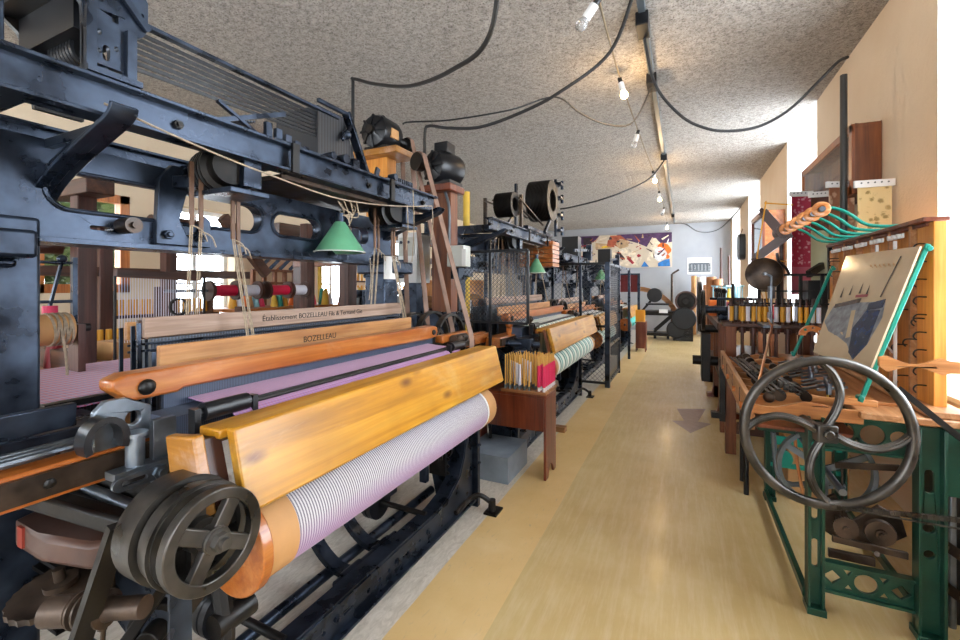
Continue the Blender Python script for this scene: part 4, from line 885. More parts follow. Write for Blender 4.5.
# leaning clear panel with a printed photograph of a machine
c00, c10, c01, c11 = V((.62, 3.42, 1.12)), V((.655, 2.60, 1.07)), V((.86, 3.42, 1.70)), V((.905, 2.74, 1.69))
c00, c10 = atX(813, 352, .62), atX(868, 374, .70); c01, c11 = atX(846, 256, .86), atX(920, 246, .93)
def pp(s, t, lift=0):
    p = (c00*(1-s)+c10*s)*(1-t)+(c01*(1-s)+c11*s)*t
    n = (c10-c00).cross(c01-c00).normalized(); n = -n if n.x > 0 else n
    return p+n*lift
PBASE = tuple(c00)
pn = thing('photo_panel', 'leaning glossy beige panel printed with a photo of a dark machine', 'panel', PBASE)
m = MB(); m.sheet([[pp(s/6, t/6) for s in range(7)] for t in range(7)], .008, False)
M['beige_print'] = plain('beige_print', 'b6a184', .12, var=.1, sc=6); M['print_grey'] = plain('grey_print', '777a80', .12, var=.4, sc=25); M['print_navy'] = plain('navy_print_gloss', '26314c', .1, var=.5, sc=25); M['print_dark'] = plain('dark_print', '4b3d3a', .12, var=.3, sc=30)
Q('sheet', m, 'beige_print', pn)
def patch(pts, nm, mat, lift): m = MB(); a = [pp(s, t, lift) for s, t in pts]; m.add(a, [list(range(len(a)))]); return m
m = MB(); m.cur = 0
def pa(pts, mi, lift):
    a = [pp(s, t, lift) for s, t in pts]; b = [pp(s, t, lift-.0006) for s, t in pts]; m.cur = mi; n = len(a)
    m.add(a+b, [list(range(n)), list(range(2*n-1, n-1, -1))]+[(i, (i+1) % n, n+(i+1) % n, n+i) for i in range(n)])
pa([(.02, .3), (.1, .46), (.5, .52), (.86, .55), (.9, .42), (.84, .2), (.72, .05), (.55, .16), (.35, .2), (.16, .22)], 0, .001)
pa([(.1, .28), (.2, .43), (.5, .45), (.5, .3), (.3, .2)], 1, .0018); pa([(.62, .1), (.55, .3), (.66, .46), (.84, .48), (.84, .2), (.73, .06)], 2, .0018)
pa([(.12, .44), (.12, .48), (.52, .56), (.52, .52)], 3, .0024); pa([(.66, .46), (.66, .52), (.86, .57), (.86, .5)], 2, .0026); pa([(.5, .2), (.44, .44), (.5, .45), (.56, .22)], 4, .0028)
for s_, t_ in ((.16, .55), (.3, .58), (.45, .6), (.56, .58)): pa([(s_, t_), (s_+.015, t_+.1), (s_+.03, t_)], 3, .0026)
pa([(.77, .58), (.83, .93), (.845, .93), (.79, .58)], 3, .0026); pa([(.42, .56), (.42, .585), (.6, .6), (.6, .575)], 5, .0028)
M['print_red'] = plain('red_print', '8a3a44', .15)
Q('printed_machine', m, ['print_grey', 'print_grey', 'print_navy', 'print_dark', 'beige_print', 'print_red'], pn)
m = MB(); 
for i in range(6): a = pp(.5+.06*i, .85+.0*i, .0012); m.rim(a, (1, -.1, .3), .014, .009, .001, 14)
Q('faint_script', m, 'card', pn)
# conduit by the wall
solo(MB().tube([(1.06, 4.0, 0), (1.06, 4.0, 3.05)], .022, 10), 'conduit_pole', 'cable', 'black upright conduit rising beside the wooden wall cabinet', 'pipe', (1.06, 4.0, 0))
# wooden wall cabinet with glass
cy0, cy1 = 4.16, 5.7
cb = thing('display_cabinet', 'wooden wall cabinet with a glazed front hung between two windows', 'cabinet', (XR, 5.0, 2.2))
m = MB(); m.box((1.17, cy0, 2.2), (XR-.005, cy0+.03, 2.73)); m.box((1.17, cy1-.03, 2.2), (XR-.005, cy1, 2.73)); m.box((1.17, cy0, 2.7), (XR-.005, cy1, 2.73)); m.box((1.17, cy0, 2.2), (XR-.005, cy1, 2.23)); m.box((1.315, cy0, 2.2), (XR-.003, cy1, 2.73)); Q('case', m, 'brown_z', cb, .003)
M['cab'] = wood('reddish_cabinet_wood', '7a3f1c', '9c5728', 'b06c38', 2, 1, .35, .2)
m = MB()
for a, b, c, d in ((cy0, cy1, 2.2, 2.26), (cy0, cy1, 2.67, 2.73), (cy0, cy0+.06, 2.2, 2.73), (cy1-.06, cy1, 2.2, 2.73)): m.box((1.15, a, c), (1.172, b, d))
dr = Q('door', m, 'cab', cb, .003); Q('pane', MB().box((1.158, cy0+.06, 2.26), (1.164, cy1-.06, 2.67)), 'glass', dr)
m = MB()
for i in range(5): m.ball((1.24, cy0+.25+.25*i, 2.3), .07, 12, (1, 1.3, .9))
Q('yellow_cocoons', m, 'amber', cb)
# textile samples hanging on white rails
def m_floral(name, a, b, sc):
    k = NT(name); v = k.new('ShaderNodeTexVoronoi'); v.inputs['Scale'].default_value = sc; k.link(k.co((1, 1, 1)), v.inputs['Vector'])
    n = k.noise(k.co((1, 1, 1)), sc*1.3, 4, .7, 1.5); mx = k.new('ShaderNodeMath', operation='MULTIPLY'); k.link(v.outputs['Distance'], mx.inputs[0]); k.link(n, mx.inputs[1])
    k.set(Base_Color=k.ramp(mx.outputs[0], [(.12, lin(b)), (.2, lin(a))]), Roughness=.7); return k.m
M['s_cream'] = m_floral('cream_floral_silk', 'cdb988', '8b7a4a', 22); M['s_brown'] = m_floral('rust_brocade', 'a06d50', 'd8b89a', 14); M['s_red'] = m_floral('crimson_dotted_silk', 'a02040', 'c98f9c', 30); M['s_pink'] = plain('rose_silk', 'b0566a', .6, var=.1); M['s_green'] = plain('pale_green_silk', 'b9bb9a', .6, var=.06); M['s_dark'] = m_floral('dark_brown_brocade', '5a3424', '7d5038', 20)
def sample(name, a, b, zt, zb, mats, label, curl=.05):
    a, b = V((a[0], a[1], 0)), V((b[0], b[1], 0)); mid = (a+b)/2
    t = thing('textile_sample', label, 'textile', (mid.x, mid.y, zb), 'textile samples hanging by the window wall')
    m = MB(); d = (b-a).normalized(); nn = V((-d.y, d.x, 0)); 
    m.bar(a-d*.02+V((0, 0, zt+.02)), b+d*.02+V((0, 0, zt+.02)), .02, .05); m.bar(b+V((0, 0, zt+.02)), V((XR-.01, b.y+.03, zt+.02)), .012, .03); rl = Q('hanging_rail', m, 'white', t, .003)
    m = MB()
    for i in range(5): p = a+(b-a)*(i+.5)/5+V((0, 0, zt+.025)); m.cyl(p-nn*.013, p+nn*.013, .006, n=8)
    Q('rail_rivets', m, 'conduit', rl)
    n = len(mats); prev = zt
    for k, (mt, fr) in enumerate(mats):
        z1 = zt-(zt-zb)*fr
        rows = [[a+(b-a)*(i/12)+nn*(curl*math.sin(PI*i/12))+V((0, 0, prev+(z1-prev)*j/4)) for i in range(13)] for j in range(5)]
        Q('cloth', MB().sheet(rows, .004), mt, t); prev = z1
    return t

sample('a', (1.11, 3.9), (1.30, 3.92), 2.2, 1.5, [('s_cream', 1)], 'cream floral textile sample hanging just below the wooden wall cabinet', .03)
sample('b', (1.045, 4.3), (1.22, 4.36), 2.29, 1.4, [('s_brown', 1)], 'rust brown brocade textile sample hanging behind the black conduit', .03)
sample('d', (1.02, 4.72), (1.165, 4.72), 2.29, 1.36, [('s_dark', .32), ('s_green', 1)], 'pale green textile sample hanging beside the hook board', .02)
sample('c', (.93, 5.0), (1.09, 5.05), 2.36, 1.42, [('s_red', .72), ('s_pink', 1)], 'crimson dotted textile sample with a rose lower part', .03)

# ------------------------------------------------------------------ motors on posts, belts, lamps, guards
def rib_motor(t, c, r, L, ax=(0, -1, 0)):
    c = V(c); ax = V(ax).normalized(); m = MB()
    m.lathe(c-ax*L*.5, ax, [(0, 0), (r*.55, 0), (r*.9, L*.1), (r, L*.22), (r, L*.8), (r*.88, L*.93), (r*.5, L), (0, L)], 28)
    body = Q('motor_body', m, 'black', t)
    a, b = m.frame(ax)
    for i in range(8):
        an = i*PI/4; d = a*cos(an)+b*sin(an); k = MB(); k.bar(c+ax*L*.53+d*r*.3, c+ax*L*.42+d*r*.95, .018, .02, ax); Q('end_rib', k, 'black', body)
    m = MB(); m.cyl(c+ax*L*.48, c+ax*L*.62, r*.25); Q('bearing_cap', m, 'iron_dark', body)
    m = MB(); m.box(c+V((-r*.8, -L*.35, -r*1.12)), c+V((r*.8, L*.35, -r*.85))); Q('motor_foot', m, 'black', t)
    return body
MP = (atY(377, 160, 3.05).x, 3.06, 0)
t = thing('motor_post', 'honey wood post with a square platform carrying the bare black motor', 'post', MP)
x0, x1 = atY(366, 160, 3.0).x, atY(387, 160, 3.0).x; zt = atY(390, 150, 3.0).z
Q('column', MB().box((x0, 3.0, 0), (x1, 3.13, zt-.05)), 'honey_z', t, .004)
Q('platform', MB().box((atY(353, 150, 2.9).x, 2.9, zt-.055), (atY(396, 150, 2.9).x, 3.2, zt)), 'honey_x', t, .006)
MO = ((x0+x1)/2+.03, 3.05, zt)
t = thing('electric_motor', 'round black motor without a cover on top of the honey wood post', 'motor', MO)
rib_motor(t, (MO[0], 3.05, zt+.16), .145, .3)
m = MB(); m.ball((MO[0], 3.05, zt+.31), .025); Q('lifting_eye', m, 'black', t); Q('name_plate', MB().box((MO[0]+.135, 2.98, zt+.10), (MO[0]+.15, 3.08, zt+.18)), 'card', t)
m = MB(); m.cyl((MO[0]+.14, 3.25, zt+.1), (MO[0]+.14, 3.19, zt+.1), .06); m.cyl((MO[0]+.14, 3.24, zt+.1), (MO[0]+.08, 3.1, zt+.13), .04); Q('pulley', m, 'iron_dark', t)
M2 = (atY(442, 190, 3.2).x, 3.3, 0); zt2 = atY(442, 183, 3.1).z
t = thing('motor_post', 'dark brown wood post on an iron base carrying the belted motor', 'post', M2)
x0, x1 = atY(433, 200, 3.2).x, atY(452, 200, 3.2).x
Q('column', MB().box((x0, 3.18, .95), (x1, 3.3, zt2-.05)), 'brown_z', t, .004)
Q('iron_base', MB().box((x0-.02, 3.16, 0), (x1+.01, 3.34, 1.28)), 'iron', t, .01)
Q('platform', MB().box((x0-.08, 3.1, zt2-.06), (x1+.04, 3.36, zt2)), 'mahog', t, .008)
Q('conduit', MB().tube(spline([(x1-.05, 3.17, zt2-.06), (x1-.0, 3.15, zt2-.2), (x1+.0, 3.15, 1.9), (x1+.0, 3.15, 1.75)], 4), .012), 'conduit', t)
c = V(((x0+x1)/2+.0, 3.24, zt2))
t = thing('electric_motor', 'black motor with a square terminal box driving the leather belt', 'motor', c)
rib_motor(t, c+V((0, 0, .155)), .14, .32, (-.35, -1, 0)); Q('terminal_box', MB().box(c+V((-.06, -.08, .28)), c+V((.07, .06, .37))), 'black', t, .006)
pc2 = c+V((-.11, -.24, .17)); m = MB(); m.cyl(pc2+V((.012, .035, 0)), pc2-V((.01, .03, 0)), .075, n=28); m.cyl(pc2+V((.05, .14, 0)), pc2, .02); Q('pulley', m, 'iron_dark', t)
def belt(pa, ra, pb, rb, ax, label, w=.05):
    """flat leather belt running round two pulleys lying in one plane"""
    pa, pb = V(pa), V(pb); d = (pb-pa); L = d.length; d.normalize(); s = V(ax).cross(d).normalized(); al = math.asin((rb-ra)/L)
    pts = []
    for i in range(13):
        a = PI/2+al+(PI-2*al)*i/12; pts.append(pa+d*(ra*cos(a))+s*(ra*sin(a)))
    for i in range(13):
        a = -PI/2-al+(PI+2*al)*i/12; pts.append(pb+d*(rb*cos(a))+s*(rb*sin(a)))
    pts.append(pts[0]); n = (pb-pa).cross(s).normalized(); m = MB()
    m.sheet([[p-n*w/2, p+n*w/2] for p in pts], .006); return solo(m, 'drive_belt', 'belt', label, 'belt', pb)
belt(pc2, .078, (-1.55, 2.75, 1.08), .224, (-.3, -1, 0), 'long leather belt running down from the motor with the terminal box', .045)
belt((MO[0]+.14, 3.22, zt+.1), .064, (-1.72, 2.75, 1.08), .238, (-.2, -1, 0), 'long leather belt running down from the bare motor on the honey wood post', .045)
sb = thing('switch_box', 'grey enamel switch box with a blue unit below, on the dark brown post', 'box', (x1, 3.16, 1.7))
a, b = atY(451, 267, 3.12), atY(461, 246, 3.12); Q('case', MB().box((a.x, 3.05, a.z), (b.x+.06, 3.178, b.z)), 'box_grey', sb, .006)
a, b = atY(453, 279, 3.12), atY(459, 268, 3.12); Q('breaker', MB().box((a.x, 3.08, a.z), (b.x+.02, 3.178, b.z+.003)), 'iron', sb, .004)
Q('door_sheet', MB().box((atY(462, 256, 3.05).x, 3.045, atY(462, 266, 3.05).z), (atY(466, 256, 3.05).x, 3.052, atY(462, 249, 3.05).z)), 'paper', sb)
for u, v, y, z0, lab in ((466.5, 192, 3.9, 0, 'yellow upright pole just behind the dark brown motor post'), (320, 205, 5.2, 0, 'yellow upright pole far behind the slotted arch of the moire cloth loom')):
    p = atY(u, v, y); r = .035; solo(MB().cyl((p.x, p.y, 0), (p.x, p.y, p.z), r), 'yellow_pole', 'yellow', lab, 'pole', (p.x, p.y, 0))
def lamp(u, v0, v1, y, r, label, ztop):
    a, b = atY(u, v0, y), atY(u, v1, y); t = thing('pendant_lamp', label, 'lamp', (a.x, y, b.z), 'green enamel lamps over the looms')
    m = MB(); m.lathe((a.x, y, b.z), (0, 0, 1), [(r, 0), (r*.2, a.z-b.z), (r*.2-.004, a.z-b.z-.004), (r-.006, .002), (r, 0)], 32); Q('shade', m, 'lampgreen', t)
    m = MB(); m.rim((a.x, y, b.z+.002), (0, 0, 1), r+.003, r-.006, .006, 32); Q('shade_edge', m, 'box_grey', t)
    m = MB(); m.cyl((a.x, y, a.z-.02), (a.x, y, a.z+.05), r*.18); Q('lamp_holder', m, 'iron', t)
    m = MB(); m.ball((a.x, y, b.z+(a.z-b.z)*.45), r*.22); Q('bulb', m, 'bulbglass', t)
    m = MB(); m.tube(spline([(a.x, y, a.z+.04), (a.x+.02, y+.01, (a.z+ztop)/2), (a.x, y, ztop)], 5), .005); m.tube(spline([(a.x, y, a.z+.06), (a.x+.06, y+.03, a.z+.03), (a.x+.07, y+.05, a.z+.09), (a.x+.02, y+.02, a.z+.12)], 5), .003); Q('flex', m, 'cord', t)
lamp(340, 222, 252.5, 1.93, .145, 'largest green enamel lamp shade hanging before the slotted arch of the moire cloth loom', 2.0)
lamp(536.5, 259, 273, 5.0, .115, 'green enamel lamp shade hanging over the second loom', 2.0)
lamp(601, 270, 280, 7.9, .12, 'small green enamel lamp shade inside the wire mesh cage', 1.85)
wire = [(-1.52, .66, 2.03)]+[tuple(atX(u, v, -1.52)) for u, v in ((200, 147), (270, 175), (340, 199), (395, 206), (432, 206))]
solo(MB().tube(spline(wire, 5), .0035, 6), 'hanging_string', 'cord', 'pale string slung along the upper beam of the moire cloth loom', 'string', wire[0])
m = MB()
for i in range(4): m.tube(spline([atX(338+6*i, 201, -1.53), atX(343+5*i, 208+3*i, -1.53), atX(352-3*i, 215, -1.53), atX(349, 226-3*i, -1.53)], 6), .003, 5)
solo(m, 'string_tangle', 'cord', 'tangled string ends above the largest green lamp shade', 'string', atX(340, 215, -1.53))
for u, v0, v1, X in ((370, 258, 300, -1.75), (413, 190, 262, -1.5), (407, 205, 250, -1.5), (432, 206, 240, -1.5)):
    solo(MB().tube(spline([atX(u, v0, X), atX(u+1, (v0+v1)/2, X), atX(u-1, v1, X)], 4), .003, 5), 'loose_string', 'cord', 'loose pale string hanging at the far end of the moire cloth loom', 'string', atX(u, v0, X), 'loose strings at the far end of the moire cloth loom')
def mesh_panel(m, o, u, v, w, h, pitch, r=.0016):
    o, u, v = V(o), V(u).normalized(), V(v).normalized(); n = u.cross(v)
    k = int((w+h)/pitch)
    for sgn in (1, -1):
        for i in range(1, k):
            s = i*pitch
            a = (s, 0) if s <= w else (w, s-w); b = (0, s) if s <= h else (s-h, h)
            if sgn < 0: a, b = (w-a[0], a[1]), (w-b[0], b[1])
            m.bar(o+u*a[0]+v*a[1], o+u*b[0]+v*b[1], r*2, r*2, n)
M['wire'] = iron('thin_wire', '3a3f47', '666c74', .6, .45)
gy = 3.36; a, b = atY(458, 321, gy), atY(528, 250, gy)
g = thing('wire_guard', 'black framed wire mesh guard at the near end of the second loom', 'guard', (a.x, gy, 0))
m = MB()
for p, q in (((a.x, a.z), (b.x, a.z)), ((a.x, b.z), (b.x, b.z)), ((b.x, a.z), (b.x, b.z)), ((a.x, a.z), (a.x, b.z)), ((a.x*.52+b.x*.48, a.z), (a.x*.52+b.x*.48, b.z))): m.bar((p[0], gy, p[1]), (q[0], gy, q[1]), .022, .022, (0, 1, 0))
fo = Q('guard_frame', m, 'black', g, .003); m = MB(); mesh_panel(m, (a.x, gy, a.z), (1, 0, 0), (0, 0, 1), b.x-a.x, b.z-a.z, .036); Q('wire_mesh', m, 'wire', fo)
for x in (a.x, a.x*.52+b.x*.48): Q('guard_leg', MB().bar((x, gy, 0), (x, gy, a.z), .022, .022), 'black', g)
# cage round the third loom
cx0, cx1, cy0_, cy1_, cz = -3.0, -1.02, 6.55, 9.3, atY(608, 262, 6.55).z
g = thing('wire_cage', 'black steel cage of wire mesh panels enclosing the third loom', 'cage', (cx1, cy0_, 0))
for x, y, w in ((cx1, cy0_, .07), (cx1, 7.75, .045), (-1.42, cy0_, .04), (-1.85, cy0_, .04), (-2.3, cy0_, .04), (cx0, cy0_, .05), (cx1, cy1_, .05)): Q('cage_post', MB().box((x-w/2, y-w/2, 0), (x+w/2, y+w/2, cz)), 'iron', g, .003)
m = MB()
for z in (cz-.02, .9, .06): m.bar((cx0, cy0_, z), (cx1, cy0_, z), .035, .035)
fo = Q('front_rail', m, 'black', g)
m = MB(); mesh_panel(m, (cx0, cy0_, .06), (1, 0, 0), (0, 0, 1), cx1-cx0, cz-.06, .07, .002); Q('wire_mesh', m, 'wire', fo)
m = MB()
for z in (cz-.02, .6, .06): m.bar((cx1, cy0_, z), (cx1, 7.75, z), .035, .035)
so = Q('door_frame', m, 'iron', g); m = MB(); mesh_panel(m, (cx1, cy0_, .06), (0, 1, 0), (0, 0, 1), 1.2, cz-.06, .07, .002); Q('wire_mesh', m, 'wire', so)
m = MB(); m.bar((cx1, 7.75, cz-.02), (cx1, cy1_, cz-.02), .035, .035); Q('side_rail', m, 'iron', g)
# little red-brown tables with bobbins
def table(x0, x1, y0, y1, z, label, ap=.28):
    t = thing('side_table', label, 'table', ((x0+x1)/2, (y0+y1)/2, 0), 'red-brown tables for bobbins')
    Q('top', MB().box((x0-.0, y0, z-.025), (x1, y1, z)), 'mahog', t, .004)
    yc = (y0+y1)/2; w = (y1-y0)/2
    for x in (x0+.02, x1-.022):
        Q('end_panel', MB().prism((x, yc, 0), (0, 1, 0), (0, 0, 1), .02, [(-w, 0), (-w*.55, 0), (-w*.4, .05), (-w*.15, .085), (w*.15, .085), (w*.4, .05), (w*.55, 0), (w, 0), (w, z-.025), (-w, z-.025)]), 'mahog', t, .003)
    for y in (y0, y1-.02): Q('apron', MB().box((x0+.02, y, z-ap), (x1-.024, y+.018, z-.025)), 'mahog', t, .002)
    return t
table(-1.62, -.955, 3.2, 3.485, .655, 'red-brown side table beside the moire cloth loom, holding the tray of pink and white bobbins')
tx0, tx1, ty0, ty1, tz = -1.33, -.955, 3.19, 3.52, .657
tr = thing('bobbin_tray', 'shallow wooden tray of upright bobbins on the nearer side table', 'tray', ((tx0+tx1)/2, 3.35, tz))
Q('board', MB().box((tx0, ty0, tz), (tx1, ty1, tz+.022)), 'worn_x', tr, .003)
M['pin'] = plain('tan_bobbin_wood', 'd6a655', .45, var=.15)
def bobbin(x, y, z, kind):
    lab = {'pink': 'bobbin wound with pink silk, in the end rows of the nearer tray', 'white': 'bobbin wound with white silk in the nearer tray', 'bare': 'bare wooden bobbin standing in the nearer tray', 'far': 'bobbin standing on the farther side table'}[kind]
    t = thing('bobbin', lab, 'bobbin', (x, y, z), {'pink': 'pink bobbins in the tray', 'white': 'white bobbins in the tray', 'bare': 'bare bobbins in the tray', 'far': 'bobbins on the farther table'}[kind])
    Q('pin', MB().cyl((x, y, z), (x, y, z+.27), .0075, .0055, 8), 'pin' if kind != 'far' else 'amber', t)
    if kind != 'far': Q('foot', MB().cyl((x, y, z), (x, y, z+.03), .011, n=10), 'steel' if kind != 'pink' else 'white', t)
    if kind in ('pink', 'white'): Q('yarn', MB().cyl((x, y, z+.035), (x, y, z+.2), .0135, .012, 10), 'magenta' if kind == 'pink' else 'silk', t)
    return t
prot = {k: bobbin(tx0+.03, ty0+.03, tz+.022, k) for k in ('pink', 'white', 'bare')}
used = {}
for i in range(9):
    for j in range(7):
        k = 'pink' if i >= 7 else ('white' if (i*7+j*3) % 4 == 1 and i < 5 else 'bare')
        if k == 'bare' and (i+j) % 3 == 0 and i > 1: continue
        p = V((tx0+.03+.04*i, ty0+.03+.046*j, tz+.022))
        o = copy_tree(prot[k]) if k in used else prot[k]; used[k] = 1; o.location = p
M['plinth'] = plain('blue_grey_paint', '7d8894', .6, var=.15)
solo(MB().box((-1.58, 3.02, 0), (-1.2, 3.46, .2)), 'machine_plinth', 'plinth', 'low grey block on the floor behind the nearer side table', 'block', (-1.5, 3.6, 0))
m = MB(); m.box((-1.21, 4.33, .0), (-1.1, 4.42, .05)); solo(m, 'wood_chock', 'worn_x', 'small wood chock on the floor under the second loom', 'chock', (-1.15, 4.37, 0))
table(-1.02, -.78, 10.4, 10.75, .68, 'red-brown side table far down the aisle beside the wire mesh cage', .6)
BASE = (0, 0, 0); M['cyan'] = plain('cyan_silk', '2f9fae', .5); pf = bobbin(-1.0, 10.45, .68, 'far'); k_ = 0
for i in range(8):
    for j in range(3):
        o = pf if k_ == 0 else copy_tree(pf); o.location = (-1.0+.026*i, 10.45+.1*j, .68); k_ += 1
# fourth loom, beyond the cage
L4 = copy_tree(L3); L4.location = V(LB)+V((0, 9.25, -.1)); L4['label'] = 'fourth loom beyond the wire mesh cage, with teal cloth on its roll'; del_ = None
for ch in L4.children:
    if ch.name.startswith('cloth_roll'): ch.data = ch.data.copy(); ch.data.materials[0] = plain('turquoise_cloth', '4fb3a8', .7, var=.1)
L3.location = V(LB)+V((-.12, 6.2, -.1))
# red cloth screen
s0 = thing('cloth_screen', 'dark red cloth screen in a black frame behind the wire mesh cage', 'screen', (-1.55, 11.3, 0))
M['redcloth'] = plain('dark_red_cloth', '5e1c20', .8, var=.2)
a, b = atY(620, 306, 11.3), atY(638, 275, 11.3)
Q('cloth', MB().box((a.x, 11.28, atY(620, 292, 11.3).z), (b.x, 11.3, b.z)), 'redcloth', s0); m = MB()
for x in (a.x-.02, b.x+.02): m.box((x-.03, 11.26, 0), (x+.03, 11.32, b.z+.04))
m.box((a.x, 11.26, b.z), (b.x, 11.32, b.z+.04)); Q('frame', m, 'iron', s0)

# ------------------------------------------------------------------ the far wall
def mural():
    x0, x1, z0, z1 = -3.9, -.36, 2.13, 3.28; y = YF-.05
    t = thing('mural_painting', 'long abstract painting in purple, beige and orange hung high on the far wall', 'painting', (x0, y, z0))
    Q('canvas', MB().box((x0, y, z0), (x1, YF, z1)), plain('mural_ground', 'cdbfa9', .7, var=.12, sc=2), t)
    names = [('purple', '4b2f57'), ('beige', 'd9ccb6'), ('rust', 'a4553a'), ('orange', 'e06a20'), ('white', 'dddddf'), ('blue', '2a6fb0'), ('yellow', 'd8b020'), ('red', '9a2030'), ('dark', '3a2c34'), ('sand', 'b99a77')]
    mats = [plain('mural_'+n, c, .7, var=.38, sc=7) for n, c in names]; ix = {n: i for i, (n, c) in enumerate(names)}
    m = MB(); W_ = x1-x0; H_ = z1-z0; lift = [.002]
    def poly(n, pts):
        lift[0] += .0006; m.cur = ix[n]; v0 = [(x0+p[0]*W_, y-lift[0], z0+p[1]*H_) for p in pts]; k = len(v0)
        m.add(v0+[(a, b+.0005, c) for a, b, c in v0], [list(range(k)), list(range(2*k-1, k-1, -1))]+[(i, (i+1) % k, k+(i+1) % k, k+i) for i in range(k)])
    def blob(n, cx, cy, rx, ry, k=22, wob=.12): poly(n, [(cx+rx*(1+wob*sin(5*a+cx*9))*cos(a), cy+ry*(1+wob*cos(3*a))*sin(a)) for a in [2*PI*i/k for i in range(k)]])
    poly('purple', [(0, 1), (.34, 1), (.28, .8), (.1, .72), (0, .8)]); poly('purple', [(.5, 1), (1, 1), (1, .72), (.9, .68), (.83, .88), (.78, .6), (.7, .72), (.6, .82)])
    poly('rust', [(.44, .98), (.54, .98), (.63, .74), (.55, .58), (.47, .7)]); blob('sand', .56, .72, .06, .14)
    blob('yellow', .06, .42, .06, .14); blob('red', .09, .55, .05, .14); blob('purple', .05, .75, .07, .07)
    poly('dark', [(.18, .95), (.26, .95), (.27, .4), (.18, .4)]); poly('sand', [(.3, .78), (.44, .72), (.46, .6), (.3, .6)]); poly('yellow', [(.36, .66), (.45, .7), (.45, .64), (.36, .61)])
    poly('dark', [(.435, .94), (.455, .94), (.46, .86), (.43, .86)]); poly('rust', [(.42, .85), (.47, .86), (.485, .62), (.41, .66)])
    poly('beige', [(.45, .55), (.6, .6), (.74, .3), (.7, .05), (.5, .08), (.42, .3)]); poly('dark', [(.52, .52), (.58, .3), (.56, .22), (.5, .42)]); poly('red', [(.61, .36), (.67, .14), (.65, .1), (.6, .26)])
    blob('red', .71, .35, .018, .045); blob('red', .72, .56, .012, .03); poly('beige', [(.78, .2), (.84, .85), (.86, .85), (.9, .7), (.98, .68), (.98, .62), (.88, .58), (.82, .2)])
    poly('blue', [(.73, .02), (.76, .18), (.8, .02)]); blob('orange', .93, .5, .06, .2); blob('white', .9, .38, .055, .2); blob('orange', .965, .3, .015, .06); poly('blue', [(.88, .02), (.88, .12), (.93, .2), (.98, .24), (.985, .02)])
    random.seed(21)
    for i in range(46):
        a = random.uniform(0, 3.1); cx, cy = random.uniform(.12, .97), random.uniform(.08, .95); L_, w_ = random.uniform(.01, .045), random.uniform(.003, .012)
        ux, uy = cos(a)*L_, sin(a)*L_*2.6; poly(random.choice(['dark', 'beige', 'rust', 'sand', 'purple', 'white', 'dark', 'red']), [(min(.99, max(.01, cx+sx*ux-sy*w_*sin(a))), min(.98, max(.02, cy+sx*uy+sy*w_*2.6*cos(a)))) for sx, sy in ((-1, -1), (1, -.4), (1, .4), (-1, 1))])
    m.build('paint', mats, t, BASE)
mural()
ph = thing('wall_photograph', 'black and white photograph of a factory machine on the far wall', 'photograph', (.44, YF-.02, 1.88))
Q('print', MB().box((.1, YF-.02, 1.88), (.8, YF-.003, 2.42)), 'paper', ph)
M['bw'] = m_floral('grey_photo_grain', '8c9196', '3a3e44', 16); m = MB(); m.box((.13, YF-.023, 1.95), (.77, YF-.018, 2.25)); Q('machine_image', m, 'bw', ph)
m = MB()
for i in range(6): m.box((.15+.1*i, YF-.026, 2.0), (.2+.1*i, YF-.022, 2.2+.02*(i % 3)))
m.box((.2, YF-.027, 2.2), (.7, YF-.022, 2.24)); m.box((.15, YF-.027, 1.96), (.75, YF-.022, 1.99)); Q('machine_outline', m, 'conduit', ph)
# big dark machine before the far wall
BASE_ = (-.6, 13.3, 0); fm = thing('winding_machine', 'large dark machine with a pale arched rim and a round drum before the far wall', 'machine', BASE_)
fy = 13.3; A = lambda u, v, y=fy: atY(u, v, y)
m = MB(); c = A(636, 326); r = (A(682, 326)-c).length
pts = [(c.x+r*cos(math.radians(a)), fy, c.z+r*.95*sin(math.radians(a))) for a in range(-4, 93, 6)]
m.prism((0, fy+.1, 0), (1, 0, 0), (0, 0, 1), .2, [(p[0], p[2]) for p in pts]+[(c.x+(r-.13)*cos(math.radians(a)), c.z+(r*.95-.13)*sin(math.radians(a))) for a in range(92, -5, -6)]); Q('arched_rim', m, 'worn_x', fm)
m = MB(); p = A(682, 326); m.bar((p.x, fy, p.z), (p.x, fy, 0.02), .12, .1); 
for u in (642, 655, 668): q = A(u, 330); m.bar((q.x, fy, q.z), (q.x, fy, 0), .07, .07)
a, b = A(634, 314), A(682, 306); m.box((a.x, fy-.35, a.z), (b.x, fy+.3, a.z+.12)); a = A(640, 334); m.box((a.x, fy-.3, a.z), (b.x, fy+.3, a.z+.08)); m.bar(A(636, 318), A(655, 296), .1, .06); m.bar(A(655, 330), A(676, 312), .14, .1); Q('machine_bed', m, 'iron_dark', fm)
m = MB(); c = A(655, 295); m.cyl(c-V((.0, .25, 0)), c+V((0, .25, 0)), .2, n=24); q = A(652, 303); m.box((q.x-.15, fy-.25, q.z-.05), (q.x+.45, fy+.2, q.z)); Q('small_motor', m, 'black', fm)
m = MB(); c = A(686, 301, 13.0); m.lathe(c-V((0, .15, 0)), (0, 1, 0), [(0, 0), (.08, 0), (.1, .03), (.2, .04), (.22, .0), (.26, .0), (.27, .1), (.27, .3), (0, .3)], 32); Q('drum', m, 'iron_dark', fm); m = MB(); m.rim(c-V((0, .1, 0)), (0, 1, 0), .275, .225, .12, 36); Q('drum_rim', m, 'spool_brown', fm)
